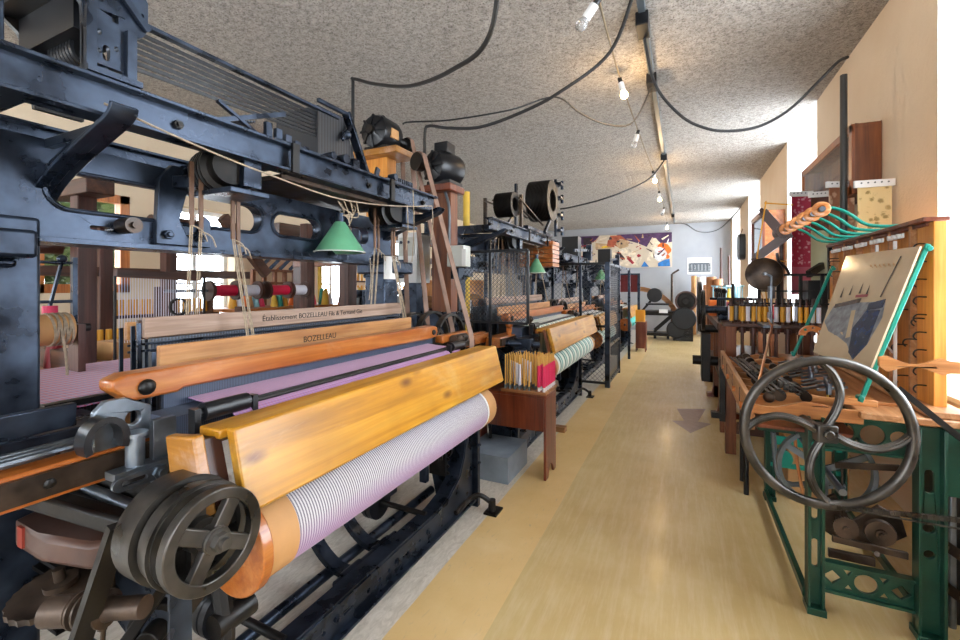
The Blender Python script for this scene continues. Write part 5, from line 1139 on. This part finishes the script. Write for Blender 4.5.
m = MB(); c = A(684, 318, 13.1); m.cyl(c-V((0, .3, 0)), c+V((0, .2, 0)), .3, n=28); m.bar(c, (c.x, c.y, 0), .45, .35); c2 = A(676, 329, 13.0); m.cyl(c2-V((0, .15, 0)), c2+V((0, .1, 0)), .24, n=28); c3 = A(673, 327, 13.1); m.bar((c3.x, 13.2, 0), (c3.x+.5, 13.2, 0), .5, .12); Q('drive_housing', m, 'black', fm, .02)
m = MB(); q = A(672, 274); m.cyl((q.x, fy, .3), (q.x, fy, q.z), .035); m.bar((q.x, fy, q.z), (q.x+.18, fy, q.z+.12), .06, .05); Q('lever_post', m, 'iron_brown', fm); m = MB(); q1, q2 = A(663, 320, 12.9), A(660, 305, 12.9); m.box((q1.x-.1, 12.9, q2.z-.22), (q1.x+.12, 12.95, q2.z-.12)); Q('white_block', m, 'white', fm)
m = MB(); c = A(688, 334, 12.9); m.rim(c, (0, 1, 0), .1, .08, .03, 20); m.cyl(c-V((0, .03, 0)), c+V((0, .05, 0)), .03); m.bar(c+V((-.1, 0, 0)), c+V((.1, 0, 0)), .02, .02); Q('hand_crank', m, 'iron_dark', fm)
# rolls leaning in the far corner
for i, (u, v, r, lab, mt, y) in enumerate(((693.5, 276, .075, 'tall tan cardboard tube standing against the far wall', 'card', 14.9), (701, 277, .12, 'wide white paper roll standing against the far wall beside the tan tube', 'paper', 15.0), (711, 277, .13, 'thick brown paper roll leaning in the far corner', 'rollbrown', 14.4), (718, 279, .12, 'shorter brown paper roll in the far corner, nearest the window wall', 'rollbrown', 14.2), (705, 285, .06, 'thin brown tube between the white and brown rolls', 'rollbrown', 14.7))):
    M.setdefault('rollbrown', plain('brown_paper_roll', 'a06a42', .7, var=.12)); p = atY(u, v, y)
    t = thing('paper_roll', lab, 'roll', (p.x, p.y, 0), 'rolls standing in the far corner'); Q('wrap', MB().cyl((p.x-.03*i % 3, p.y-.1, 0) if False else (p.x, p.y, 0), (p.x+.01, p.y+.05, p.z), r, n=20), mt, t); Q('core', MB().cyl((p.x+.01, p.y+.05, p.z), (p.x+.01, p.y+.05, p.z+.01), r*.5, n=14), 'dark_z', t)
# ------------------------------------------------------------------ right side, further down: spool winder and swift
WY = 4.42
sw = thing('spool_winder', 'dark brown wooden winding frame with rows of yellow and white spools', 'machine', (.75, WY+.3, 0))
xa, xb = .335, 1.12
for x, y in ((xa, WY), (xb-.09, WY), (xa, WY+.62), (xb-.09, WY+.62)): Q('frame_post', MB().box((x, y, 0), (x+.085, y+.09, 1.14)), 'brown_z', sw, .004)
m = MB(); m.box((xa-.02, WY-.02, 1.14), (xb, WY+.74, 1.17)); Q('bed', m, 'dark_x', sw, .004)
for z in (.74, .18): Q('cross_rail', MB().box((xa+.08, WY+.02, z), (xb-.05, WY+.06, z+.1)), 'dark_x', sw, .003)
Q('lower_shelf', MB().box((xa+.05, WY+.05, .72), (xb-.05, WY+.68, .74)), 'dark_x', sw)
for i in range(7): m = MB(); x = xa+.14+.085*i; m.cyl((x, WY+.1, .84), (x, WY+.1, 1.14), .014); m.cyl((x, WY+.1, .84), (x, WY+.1, .88), .03); m.cyl((x, WY+.1, 1.08), (x, WY+.1, 1.12), .028); Q('spindle', m, 'dark_z', sw)
m = MB()
for x in (.40, .60, .74, .90, 1.05): m.box((x-.012, WY+.06, 1.17), (x+.012, WY+.085, 1.6 if x > .5 else 1.52))
m.box((.6, WY+.06, 1.585), (1.1, WY+.085, 1.605)); m.box((.38, WY+.06, 1.34), (1.1, WY+.08, 1.355)); m.box((.6, WY+.06, 1.45), (1.1, WY+.075, 1.462)); Q('iron_rack', m, 'iron_dark', sw)
m = MB(); m.box((.98, WY+.2, 1.17), (1.12, WY+.5, 1.55)); m.box((.92, WY+.15, 1.2), (.97, WY+.4, 1.38)); m.bar((.96, WY+.1, 1.6), (1.1, WY+.3, 1.68), .04, .06); Q('gear_head', m, 'iron_dark', sw, .006)
m = MB(); m.cyl((.15, WY+.35, 1.27), (.6, WY+.35, 1.27), .035); m.cyl((.22, WY+.2, 1.38), (.6, WY+.2, 1.38), .012); m.cyl((.3, WY+.4, 1.2), (.5, WY+.4, 1.2), .05); Q('drive_roller', m, 'iron', sw)
m = wheel(MB(), (.17, WY+.36, 1.26), (1, 0, 0), .2, .165, .03, .03, 4, .03, .02, 36); Q('flat_wheel', m, 'iron_dark', sw)
m = MB(); m.bar((.3, WY-.04, .35), (.22, WY-.04, .35), .06, .05); m.box((.285, WY-.06, .3), (.33, WY+.02, .85)); Q('pedal_bracket', m, 'iron_dark', sw)
spc = {'yellow': 'amber', 'white': 'silk', 'grey': 'box_grey'}
seq = 'y.ywyyy.wyw.yygw'
def spool(x, y, z, k):
    t = thing('spool', {'yellow': 'yellow silk spool upright on the wooden winding frame', 'white': 'white silk spool upright on the wooden winding frame', 'grey': 'pale grey spool upright on the wooden winding frame'}[k], 'spool', (x, y, z), k+' spools on the winding frame')
    Q('silk', MB().cyl((x, y, z+.02), (x, y, z+.15), .0165, n=16), spc[k], t)
    m = MB(); m.cyl((x, y, z), (x, y, z+.02), .021, n=16); m.cyl((x, y, z+.15), (x, y, z+.165), .02, n=16); m.cyl((x, y, z+.01), (x, y, z+.22), .008, n=8); Q('core', m, 'spool_brown', t); return t
sp = {}
for row in range(2):
    for i, ch in enumerate(seq if row == 0 else seq[::-1]):
        k = {'y': 'yellow', 'w': 'white', 'g': 'grey'}.get(ch)
        if not k: continue
        p = (.385+.042*i, WY+.03+.13*row if row == 0 else WY+.17, 1.17)
        if k in sp: o = copy_tree(sp[k]); o.location = p
        else: sp[k] = spool(p[0], p[1], p[2], k)
# large metal disc with a cord, on a thin stand
dc = atY(764, 274, 4.2)
t = thing('disc_guide', 'large brown metal disc on a thin rod above the winding frame', 'disc', (dc.x, 4.2, 1.17))
m = MB(); m.lathe(dc, (-.25, -1, 0), [(0, -.012), (.07, -.008), (.126, .012), (.132, .02), (.134, .012), (.128, -.004), (.07, -.02), (0, -.026)], 40); Q('disc', m, 'discm' if False else 'iron_brown', t)
m = MB(); m.cyl((dc.x+.04, 4.13, 1.17), (dc.x+.04, 4.13, 1.58), .009); m.cyl((dc.x+.04, 4.13, 1.4), (dc.x+.04, 4.13, 1.5), .025); m.cyl((dc.x, 4.14, dc.z), (dc.x, 4.22, dc.z), .012); m.bar((dc.x+.04, 4.13, dc.z-.02), (dc.x, 4.16, dc.z), .014, .014); m.box((dc.x-.02, 4.1, 1.165), (dc.x+.1, 4.44, 1.185)); Q('stand', m, 'steel', t)
# swift: crossed dark paddles with a loop of yellow cord
s_ = atY(782, 232, 4.6); t = thing('skein_swift', 'dark wooden skein swift of crossed arms holding a loop of yellow cord', 'swift', (s_.x, 4.6, 1.5))
m = MB()
for (a, b) in (((763, 212), (786, 238)), ((756, 258), (790, 233))):
    p, q = atY(*a, 4.6), atY(*b, 4.55); m.bar(p, q, .05, .075); m.cyl(p+(p-q)*.12, q, .018)
m.cyl(s_-V((0, .08, 0)), s_+V((.0, .1, 0)), .06); m.cyl((s_.x, 4.62, 1.17), (s_.x, 4.62, s_.z), .016); Q('arms', m, 'spool_brown', t)
Q('cord_loop', MB().tube([atY(u, v, 4.57) for u, v in ((766, 201), (757, 257), (760, 290), (768, 312))]+[atY(u, v, 4.57) for u, v in ((762, 258), (787, 262))], .006, 6), 'amber', t)
Q('cord_loop', MB().tube([atY(u, v, 4.57) for u, v in ((764, 203), (793, 205))], .006, 6), 'amber', t)
m = MB(); m.tube(spline([atY(u, v, 4.56) for u, v in ((777, 253), (779, 262), (786, 268), (790, 276))], 5), .012); Q('hanging_handle', m, 'black', t)
solo(MB().tube([(.36, 2.75, .95), (.62, 4.0, 1.19), (.65, WY-.02, 1.22)], .008), 'copper_rod', 'orange', 'thin copper coloured rod slanting from the bench to the winding frame', 'rod', (.36, 2.75, .95))
# second display cabinet on the next pier
t = thing('display_cabinet', 'orange wood wall cabinet with a narrow mirror front, behind the skein swift', 'cabinet', (XR, 8.2, 1.6))
m = MB(); m.box((1.08, 7.55, 1.62), (XR-.004, 8.75, 2.62)); Q('case', m, 'orange', t, .004)
m = MB()
for a, b, c, d in ((7.55, 8.75, 1.6, 1.68), (7.55, 8.75, 2.56, 2.64), (7.55, 7.63, 1.6, 2.64), (8.67, 8.75, 1.6, 2.64)): m.box((1.05, a, c), (1.082, b, d))
Q('frame', m, 'mahog', t, .003); M['mirror'] = plain('silvered_glass', 'c8d0d6', .05, 1); Q('mirror_glass', MB().box((1.07, 7.63, 1.68), (1.079, 8.67, 2.56)), 'mirror', t)
q = atX(739, 246, 1.22); t = thing('black_case', 'long black rounded case hanging on the far window pier', 'case', (1.24, q.y, 2.1))
m = MB(); m.prism((1.2, q.y, q.z-.02), (0, 1, 0), (0, 0, 1), .13, slot2(-.3, .3, -.32, .3, .16)); Q('shell', m, 'black', t, .03); Q('strap', MB().tube([(1.25, q.y, q.z+.28), (1.3, q.y, q.z+.42)], .012), 'strap', t)
for u, v0, v1, y, lab in ((721, 248, 285, 14.6, 'longer thin brown stick leaning on the far wall'), (729, 256, 285, 14.4, 'shorter thin brown stick leaning in the far corner')):
    p, q = atY(u, v1, y), atY(u, v0, y+.4); solo(MB().tube([(p.x, p.y, 0), p, q], .03), 'wood_stick', 'spool_brown', lab, 'stick', (p.x, p.y, 0))
# long wooden machine beyond the winder
W2 = (.8, 7, 0); m2 = thing('twisting_machine', 'long brown wooden machine beyond the winding frame, with an iron flywheel', 'machine', W2)
for y in (5.6, 6.6, 7.6, 8.4):
    for x in (.36, 1.0): Q('leg', MB().box((x, y, 0), (x+.09, y+.09, 1.02)), 'brown_z', m2, .004)
    Q('foot', MB().prism((.28, y+.09, 0), (1, 0, 0), (0, 0, 1), .09, [(0, 0), (.3, 0), (.3, .05), (.18, .09), (.16, .16), (.08, .16), (.06, .06), (0, .05)]), 'mahog', m2, .004)
m = MB(); m.box((.34, 5.55, 1.0), (1.12, 8.5, 1.08)); m.box((.36, 5.6, .45), (1.08, 8.45, .5)); Q('bed', m, 'dark_y', m2, .004)
m = MB()
for i in range(5): y = 5.7+.32*i; m.cyl((.42, y, 1.08), (.42, y, 1.42), .02); m.ball((.42, y, 1.44), .035); m.cyl((.7, y, 1.08), (.7, y, 1.3), .04)
m.cyl((.4, 5.5, 1.2), (.4, 7.3, 1.2), .03); m.cyl((.8, 5.5, 1.15), (.8, 7.3, 1.15), .06); Q('spindle_row', m, 'iron_dark', m2)
m = wheel(MB(), (.24, 8.2, 1.15), (1, 0, 0), .42, .34, .06, .06, 5, .05, .03, 36); Q('flywheel', m, 'iron_dark', m2); Q('axle', MB().cyl((.2, 8.2, 1.15), (1.05, 8.2, 1.15), .03), 'iron', m2)
m = MB(); m.cyl((.18, 6.3, .95), (.6, 6.3, .95), .05); m.box((.2, 6.1, .3), (.3, 6.5, .9)); m.cyl((.1, 6.2, .55), (.4, 6.2, .55), .06); Q('drive_gear', m, 'iron_dark', m2, .005)
M['orange_box'] = plain('orange_cardboard', 'd96a20', .6); M['blue_crate'] = plain('pale_blue_crate', '8fc0cc', .4); M['redbox'] = plain('dark_red_tin', '8a2028', .5)
def boxthing(name, a, b, mat, label, cat, lid=None):
    c = ((a[0]+b[0])/2, (a[1]+b[1])/2, a[2]); return solo(MB().box(a, b), name, mat, label, cat, c, None, .006)
p = atY(716, 311, 7.0); boxthing('orange_box', (p.x-.09, 6.9, 1.08), (p.x+.1, 7.15, 1.3), 'orange_box', 'bright orange cardboard box on the long brown machine', 'box')
p = atY(723, 311, 6.9); boxthing('red_tin', (p.x-.05, 6.75, 1.08), (p.x+.12, 6.88, 1.28), 'redbox', 'dark red tin beside the orange cardboard box', 'tin')
for i in range(3):
    y = 7.6+.3*i; p = atY(725+3*i, 300, y); t = thing('wire_crate', ['pale blue crate holding yellow cones on the long brown machine', 'pale blue crate between two others on the long brown machine', 'last pale blue crate along the long brown machine, towards the far wall'][i], 'crate', (p.x, y, 1.08), 'pale blue crates')
    m = MB(); 
    for z in (1.09, 1.3, 1.5): m.rim((p.x, y, z), (0, 0, 1), .19, .17, .02, 4)
    for q in range(8): an = q*PI/4+PI/4; m.bar((p.x+.16*cos(an), y+.16*sin(an), 1.08), (p.x+.16*cos(an), y+.16*sin(an), 1.5), .015, .015)
    Q('basket', m, 'blue_crate', t); m = MB(); m.cyl((p.x+.05, y, 1.1), (p.x+.05, y, 1.46), .045, .02, 14); m.cyl((p.x-.06, y+.03, 1.1), (p.x-.06, y+.03, 1.42), .04, .02, 14); Q('yarn_cones', m, 'yellow' if i == 0 else 'silk', t)
random.seed(5); cols = ['amber', 'silk', 'magenta', 'blue_crate', 'card', 'redbox', 'yellow', 'box_grey']
cn2 = ['amber', 'white', 'pink', 'pale blue', 'tan', 'dark red', 'yellow', 'grey']
for i in range(12):
    x, y = random.uniform(.78, 1.08), 5.7+.2*i; c_ = cols[i % 8]; h = random.uniform(.14, .26)
    solo(MB().lathe((x, y, 1.08), (0, 0, 1), [(0, 0), (.055, 0), (.058, .01), (.025, h), (.015, h+.01), (0, h+.01)], 16), 'yarn_cone', c_, cn2[i % 8]+' yarn cone on the back of the long brown machine', 'cone', (x, y, 1.08), 'yarn cones on the long brown machine')
# below the bench: boxes and strips by the window wall
def carton(name, a, b, mat, label):
    t = thing(name, label, 'box', ((a[0]+b[0])/2, (a[1]+b[1])/2, a[2])); Q('box_body', MB().box(a, b), mat, t, .004)
    m = MB(); m.bar((a[0]+.01, a[1], b[2]), (a[0]+.01, a[1]-.1, b[2]+.06), .01, b[0]-a[0]) if False else m.box((a[0], a[1]-.004, b[2]-.03), (b[0], a[1]+.002, b[2]+.004)); Q('flap', m, mat, t); return t
carton('cardboard_box', (.66, 3.66, 0), (1.0, 3.98, .42), 'card', 'open cardboard box on the floor behind the big handwheel')
carton('cardboard_box', (.62, 3.0, .1), (.88, 3.4, .46), 'card', 'cardboard box standing inside the green machine frame') if False else None
boxthing('yellow_board', (.72, 4.02, 0), (.98, 4.06, .9), 'yellow', 'yellow board standing behind the green machine frame', 'board')
boxthing('dark_cabinet', (1.08, 2.62, 0), (1.31, 2.95, .62), 'iron_dark', 'dark metal casing on the floor between the green frame and the wall', 'casing')
boxthing('steel_rail', (1.05, 2.58, 0), (1.075, 2.61, .68), 'steel', 'bright steel angle standing beside the dark metal casing', 'rail')
for i, z in enumerate((.38, .2)):
    m = MB(); pts = spline([(1.0, 2.62, z), (1.12, 2.5, z-.05), (1.25, 2.42, z-.02), (1.31, 2.2, z+.02)], 12)
    m.sheet([[p+V((0, 0, .025)), p-V((0, 0, .025))] for p in pts], .003); 
    for p in pts[2::3]: m.box(p+V((-.008, -.008, -.008)), p+V((.004, .004, .008)))
    m.tube([pts[-1], (pts[-1].x, pts[-1].y, .0)], .004); solo(m, 'punched_strip', 'iron_brown', ['upper brown punched strip curling beside the green frame', 'lower brown punched strip curling beside the green frame'][i], 'strip', (1.31, 2.2, 0))

# ------------------------------------------------------------------ left background: old timber looms, creels, cones
def post(m, x, y, z0, z1, w=.14, d=.14): return m.box((x-w/2, y-d/2, z0), (x+w/2, y+d/2, z1))
OX, OY = -3.35, 2.4
ol = thing('timber_loom', 'old dark timber hand loom standing behind the moire cloth loom', 'loom', (OX-.6, OY, 0))
for x, y in ((-3.3, 1.33), (-4.5, 1.95), (-4.2, 2.3), (-3.3, 3.05)): Q('loom_post', post(MB(), x, y, 0, 2.1, .095, .095), 'dark_z', ol, .006)
Q('top_beam', MB().box((-4.56, 1.2, 1.82), (-4.44, 3.4, 1.93)), 'dark_y', ol, .006); Q('top_beam', MB().box((-3.6, 1.26, 2.04), (-3.1, 1.4, 2.13)), 'dark_x', ol, .006); Q('side_rail', MB().box((-4.22, 1.5, 2.0), (-4.18, 3.2, 2.04)), 'dark_y', ol)
for x, z in ((-4.5, 1.62), (-3.3, .7)): Q('side_rail', MB().box((x-.04, 1.2, z-.04), (x+.04, 3.3, z+.04)), 'dark_y', ol, .004)
for y in (1.33, 3.05): Q('cross_rail', MB().box((-4.5, y-.04, .95), (-3.3, y+.04, 1.1)), 'dark_x', ol, .004)
Q('brace', MB().bar((-3.3, 2.2, 2.05), (-3.3, 2.6, 1.6), .06, .08), 'dark_y', ol, .004)
m = MB(); m.cyl((-3.5, .95, 1.74), (-3.5, 1.3, 1.74), .045, n=18); m.cyl((-3.9, 2.0, 2.0), (-3.9, 2.4, 2.0), .08, n=18); each(m, 'cloth_beam', 'spool_brown', ol)
m = MB(); m.bar((-3.1, 1.4, 1.58), (-3.1, 1.9, 1.56), .05, .05); Q('batten', m, 'dark_y', ol, .004)
M['threads'] = stripes('pale_threads', [(0, 'b9bcc0'), (.3, '7f858c'), (.6, '9fa4a8')], 1, .03); m = MB(); comb(m, (-3.1, 1.42, 1.55), (-3.1, 1.9, 1.55), 34, (0, 0, -.4), .003, .003); Q('heald_threads', m, 'silk', ol)
m = MB(); m.bar((-3.08, 1.39, .9), (-3.08, 1.39, 1.56), .012, .012); m.bar((-3.08, 1.92, .9), (-3.08, 1.92, 1.56), .012, .012); m.rim((-3.08, 1.75, 1.36), (1, 0, 0), .06, .048, .02, 20); Q('heald_frame', m, 'iron_dark', ol)
# tan cardboard roll with cord
r0, r1 = atX(26, 322, -2.75), atX(82, 322, -2.75); t = thing('cardboard_roll', 'tan cardboard warp roll bound with cord, beside a dark timber post', 'roll', (-2.75, (r0.y+r1.y)/2, 0))
zc = 1.29; y1 = r1.y; Q('roll_body', MB().cyl((-2.75, .55, zc), (-2.75, y1-.05, zc), .075, n=28), 'card', t)
m = MB(); 
for i in range(7): m.rim((-2.75, y1-.13+.011*i, zc), (0, 1, .1*(-1)**i), .082, .07, .009, 24)
m.tube(spline([(-2.68, y1-.1, zc-.03), (-2.665, y1-.09, zc-.2), (-2.67, y1-.1, zc-.4)], 5), .006); Q('cord_wrap', m, 'cord', t)
m = MB(); m.cyl((-2.75, .45, zc), (-2.75, y1+.03, zc), .02); Q('spindle', m, 'iron_dark', t)
for y in (.52, y1-.02): Q('stand', MB().box((-2.8, y-.015, 0), (-2.7, y+.015, zc+.02)), 'dark_z', t)
# rod with red and white spools
ra, rb = atX(157, 278, -3.22), atX(352, 292, -3.22); ry0, ry1, rz = 1.7, 2.98, 1.465
t = thing('spool_rod', 'long steel rod carrying the red and white spools behind the moire cloth loom', 'rod', (-3.22, 2.4, 0)); Q('rod', MB().cyl((-3.22, ry0, rz), (-3.22, ry1, rz), .011), 'steel', t)
for y in (ry0, ry1): Q('rod_post', MB().box((-3.24, y-.02, 0), (-3.20, y+.02, rz+.03)), 'dark_z', t)
for i, (u0, u1, mat, lab) in enumerate(((205, 240, 'red', 'red silk spool at the near end of the steel rod'), (234, 262, 'silk', 'white silk spool between the two red ones on the steel rod'), (262, 292, 'red', 'red silk spool between the two white ones on the steel rod'), (285, 309, 'silk', 'white silk spool at the far end of the steel rod'))):
    a, b = atX(u0+4, 292, -3.22).y, atX(u1-4, 292, -3.22).y
    t = thing('thread_spool', lab, 'spool', (-3.22, (a+b)/2, rz), 'red and white spools on the steel rod'); Q('silk', MB().cyl((-3.22, a, rz), (-3.22, b, rz), .044, n=20), mat, t)
    for y in ((a, b) if i != 1 else (b,)): 
        m = MB(); m.cyl((-3.22, y-.012, rz), (-3.22, y+.012, rz), .076, n=24); Q('flange', m, 'spool_brown', t)
# yarn creels with yellow cones
def creel(x, y0, y1, z, n, label, rows=1):
    t = thing('yarn_creel', label, 'creel', (x, (y0+y1)/2, 0)); m = MB()
    for y in (y0, y1): m.box((x-.04, y-.03, 0), (x+.04, y+.03, z+.25*rows))
    for r in range(rows): m.box((x-.08, y0, z+.25*r-.03), (x+.08, y1, z+.25*r))
    Q('rack', m, 'dark_y', t); m = MB()
    for r in range(rows):
        for i in range(n): m_ = MB(); yy = y0+.05+(y1-y0-.1)*i/(n-1); m_.cyl((x, yy, z+.25*r), (x, yy, z+.25*r+.16), .024, .02, 10); Q('yellow_bobbin', m_, 'amber', t)
    return t
creel(-4.1, 1.25, 2.2, 1.0, 16, 'dark rack of yellow bobbins, low behind the cardboard roll'); creel(-5.2, 2.3, 3.3, 1.2, 16, 'dark rack of yellow bobbins under the orange-framed window', 1); creel(-3.5, 2.5, 4.2, .82, 20, 'low dark rack of yellow bobbins behind the heald threads', 2)
creel(-5.66, 6.3, 8.2, 1.1, 18, 'far dark rack of yellow bobbins before the bright windows', 3)
for (u, v, y, h, mt, lab) in ((50, 368, 1.25, .16, 'redbox', 'dark red yarn cone beside the timber post'), (38, 368, 1.2, .15, 'silk', 'white yarn cone beside the dark red one'), (64, 366, 1.35, .14, 'teal', 'green yarn cone half hidden by the timber post')):
    pass
sh = thing('low_shelf', 'low wooden shelf of yarn cones behind the pink warp', 'shelf', (-3.68, 1.6, 0))
Q('board', MB().box((-3.82, .95, .96), (-3.52, 2.25, .98)), 'worn_x', sh); 
for y in (1.0, 2.2): Q('side', MB().box((-3.82, y-.015, 0), (-3.52, y+.015, .96)), 'dark_z', sh)
for y, mt, lab in ((1.32, 'redbox', 'dark red yarn cone on the low shelf'), (1.2, 'silk', 'white yarn cone beside the dark red one'), (1.45, 'teal', 'green yarn cone on the low shelf')):
    solo(MB().lathe((-3.65, y, .98), (0, 0, 1), [(0, 0), (.05, 0), (.05, .02), (.035, .15), (.015, .16), (0, .16)], 18), 'yarn_cone', mt, lab, 'cone', (-3.65, y, .98))
for i, (y, w_, h, lab) in enumerate(((1.68, .18, .13, 'small cardboard box on the low shelf of yarn cones'), (1.98, .22, .17, 'larger cardboard box at the end of the low shelf'))): boxthing('cardboard_box', (-3.78, y-w_/2, .98), (-3.56, y+w_/2, .98+h), 'card', lab, 'box')
# two little hooks lamps with red spools, at the left
t = thing('thread_guide', 'thin steel rail with two hanging levers and red spools beside the tan cardboard roll', 'rail', (-2.9, .95, 0))
m = MB(); m.cyl((-2.9, .6, 1.62), (-2.9, 1.13, 1.62), .008); m.cyl((-2.9, .6, 1.42), (-2.9, 1.13, 1.42), .008)
for y in (.88, 1.08): m.bar((-2.9, y, 1.63), (-2.89, y-.05, 1.4), .012, .012); m.ball((-2.9, y, 1.64), .022)
for y in (.6, 1.13): m.box((-2.91, y-.01, 0), (-2.89, y+.01, 1.65))
Q('rail', m, 'iron', t)
for y in (.83, 1.03): Q('red_spool', MB().cyl((-2.89, y, 1.34), (-2.89, y, 1.40), .03, n=14), 'magenta', t)
# tool rack and benches by the left wall
tr_ = thing('ladder_rack', 'brown ladder-like wooden rack with tools along its top, against the window wall behind the looms', 'rack', (-5.95, 5.0, 0))
ya, yb = atX(253, 262, -5.9).y, atX(312, 262, -5.9).y; za, zb = atX(280, 302, -5.9).z, atX(280, 271, -5.9).z
m = MB()
for i in range(7): y = ya+(yb-ya)*i/6; m.box((-5.93, y-.025, .4), (-5.87, y+.025, zb))
for i in range(6): z = za-.5+(zb-za+.5)*i/5; m.box((-5.94, ya, z-.02), (-5.86, yb, z+.02))
Q('ladder', m, 'brown_z', tr_, .003); m = MB(); m.box((-6.1, ya-.1, zb+.33), (-5.75, yb+.1, zb+.47)); 
for i in range(3): y = ya+.2+(yb-ya-.4)*i/2; m.bar((-6.1, y, zb), (-5.85, y+.25, zb+.33), .05, .05)
Q('bracket_shelf', m, 'orange', tr_)
for i in range(6): y = ya+.1+(yb-ya-.2)*i/5; m = MB(); m.bar((-5.9, y, zb+.02), (-5.8, y+.12, zb+.2), .03, .05); Q('tool_handle', m, 'iron', tr_)
bn = thing('side_bench', 'long wooden bench of coloured cones beside the ladder-like rack', 'bench', (-5.1, 5.2, 0)); Q('top', MB().box((-5.5, 3.4, 1.18), (-4.82, 7.0, 1.22)), 'orange', bn, .004)
for y in (3.5, 6.9):
    for x in (-5.45, -4.9): Q('leg', MB().box((x, y, 0), (x+.06, y+.06, 1.18)), 'brown_z', bn)
random.seed(9)
lb = thing('bench_cone', 'x', 'cone', (0, 0, 0)) if False else None
cnam = ['amber', 'white', 'dark red', 'orange', 'tan', 'pale blue', 'pink', 'yellow', 'green']
ccol = ['amber', 'silk', 'redbox', 'orange_box', 'card', 'blue_crate', 'magenta', 'yellow', 'teal']
for i in range(40):
    x, y = random.choice((-4.9, -5.05, -5.2)), 3.5+i*.085; h = random.uniform(.12, .25)
    solo(MB().lathe((x, y, 1.22), (0, 0, 1), [(0, 0), (.05, 0), (.052, .01), (.025, h), (.012, h+.01), (0, h+.01)], 14), 'yarn_cone', ccol[i % 9], cnam[i % 9]+' yarn cone on the long bench before the ladder-like rack', 'cone', (x, y, 1.22), 'yarn cones on the long bench')
ol2 = thing('timber_loom', 'farther old timber loom, seen under the arch behind the green lamp', 'loom', (-4.2, 5.0, 0))
for x, y in ((-3.75, 4.1), (-4.65, 4.2), (-3.75, 5.7), (-4.65, 5.8)): Q('loom_post', post(MB(), x, y, 0, 2.25, .15, .15), 'dark_z', ol2, .006)
for x in (-3.75, -4.65): Q('top_beam', MB().box((x-.06, 3.8, 2.15), (x+.06, 6.2, 2.3)), 'dark_y', ol2, .006); Q('side_rail', MB().box((x-.04, 3.9, 1.86), (x+.04, 6.1, 1.95)), 'dark_y', ol2, .004)
for y in (4.1, 5.7): Q('cross_beam', MB().box((-4.65, y-.05, 1.75), (-3.75, y+.05, 1.87)), 'brown_z', ol2, .004)
m = MB(); m.cyl((-3.75, 4.2, 1.4), (-3.75, 5.6, 1.4), .03); m.box((-3.8, 4.3, 1.1), (-3.7, 4.4, 1.45)); m.box((-3.8, 5.2, 1.1), (-3.7, 5.3, 1.45)); m.cyl((-3.75, 4.6, 1.2), (-3.75, 5.6, 1.2), .05); m.box((-3.95, 4.2, .9), (-3.6, 5.7, 1.0)); Q('iron_fittings', m, 'iron', ol2)
m = MB(); m.box((-3.76, 4.2, 1.02), (-3.74, 5.6, 1.35)); Q('reed', m, 'threads', ol2)
# warp roll and red board behind the second loom
t = thing('warp_roll', 'pale warp roll with brown end discs behind the wire guard', 'roll', (-2.6, 4.6, 0))
for y in (4.15, 5.3): Q('end_disc', MB().cyl((-2.6, y-.02, 1.22), (-2.6, y+.02, 1.22), .17, n=28), 'worn_x', t)
Q('warp', MB().cyl((-2.6, 4.17, 1.22), (-2.6, 5.28, 1.22), .09, n=24), 'silk', t)
for y in (4.08, 5.37): Q('stand', MB().box((-2.66, y-.03, 0), (-2.54, y+.03, 1.25)), 'dark_z', t)
boxthing('wooden_crate', (-4.0, 6.2, 0), (-3.2, 6.9, 1.6), 'honey_z', 'tall honey wood cabinet behind the second loom', 'cabinet')
pp_ = atY(405, 245, 3.7); t = thing('white_cabinet', 'white switch cabinet with dark dials behind the motor posts', 'cabinet', (pp_.x, 3.7, 0))
a, b = atY(398, 283, 3.7), atY(417, 232, 3.7); Q('cabinet_body', MB().box((a.x, 3.7, a.z), (b.x, 3.95, b.z)), 'white', t, .006); m = MB(); m.box((a.x+.02, 3.69, a.z+.28), (b.x-.03, 3.702, b.z-.05)); Q('dial_panel', m, 'box_grey', t)
m = MB(); 
for q in range(3): m.cyl((a.x+.05+.045*q, 3.692, b.z-.1), (a.x+.05+.045*q, 3.68, b.z-.1), .016, n=14)
m.box((a.x+.03, 3.66, a.z+.1), (a.x+.1, 3.7, a.z+.24)); Q('dials', m, 'iron', t); Q('cabinet_post', MB().box((a.x+.04, 3.75, 0), (b.x-.04, 3.9, a.z)), 'iron', t)
a, b = atX(385, 279, -1.8), atX(396, 257, -1.8); solo(MB().box((-1.81, a.y, a.z), (-1.79, b.y, b.z)), 'paper_notice', 'paper', 'small pale notice hanging on an arch post of the moire cloth loom', 'notice', (-1.8, a.y, a.z))
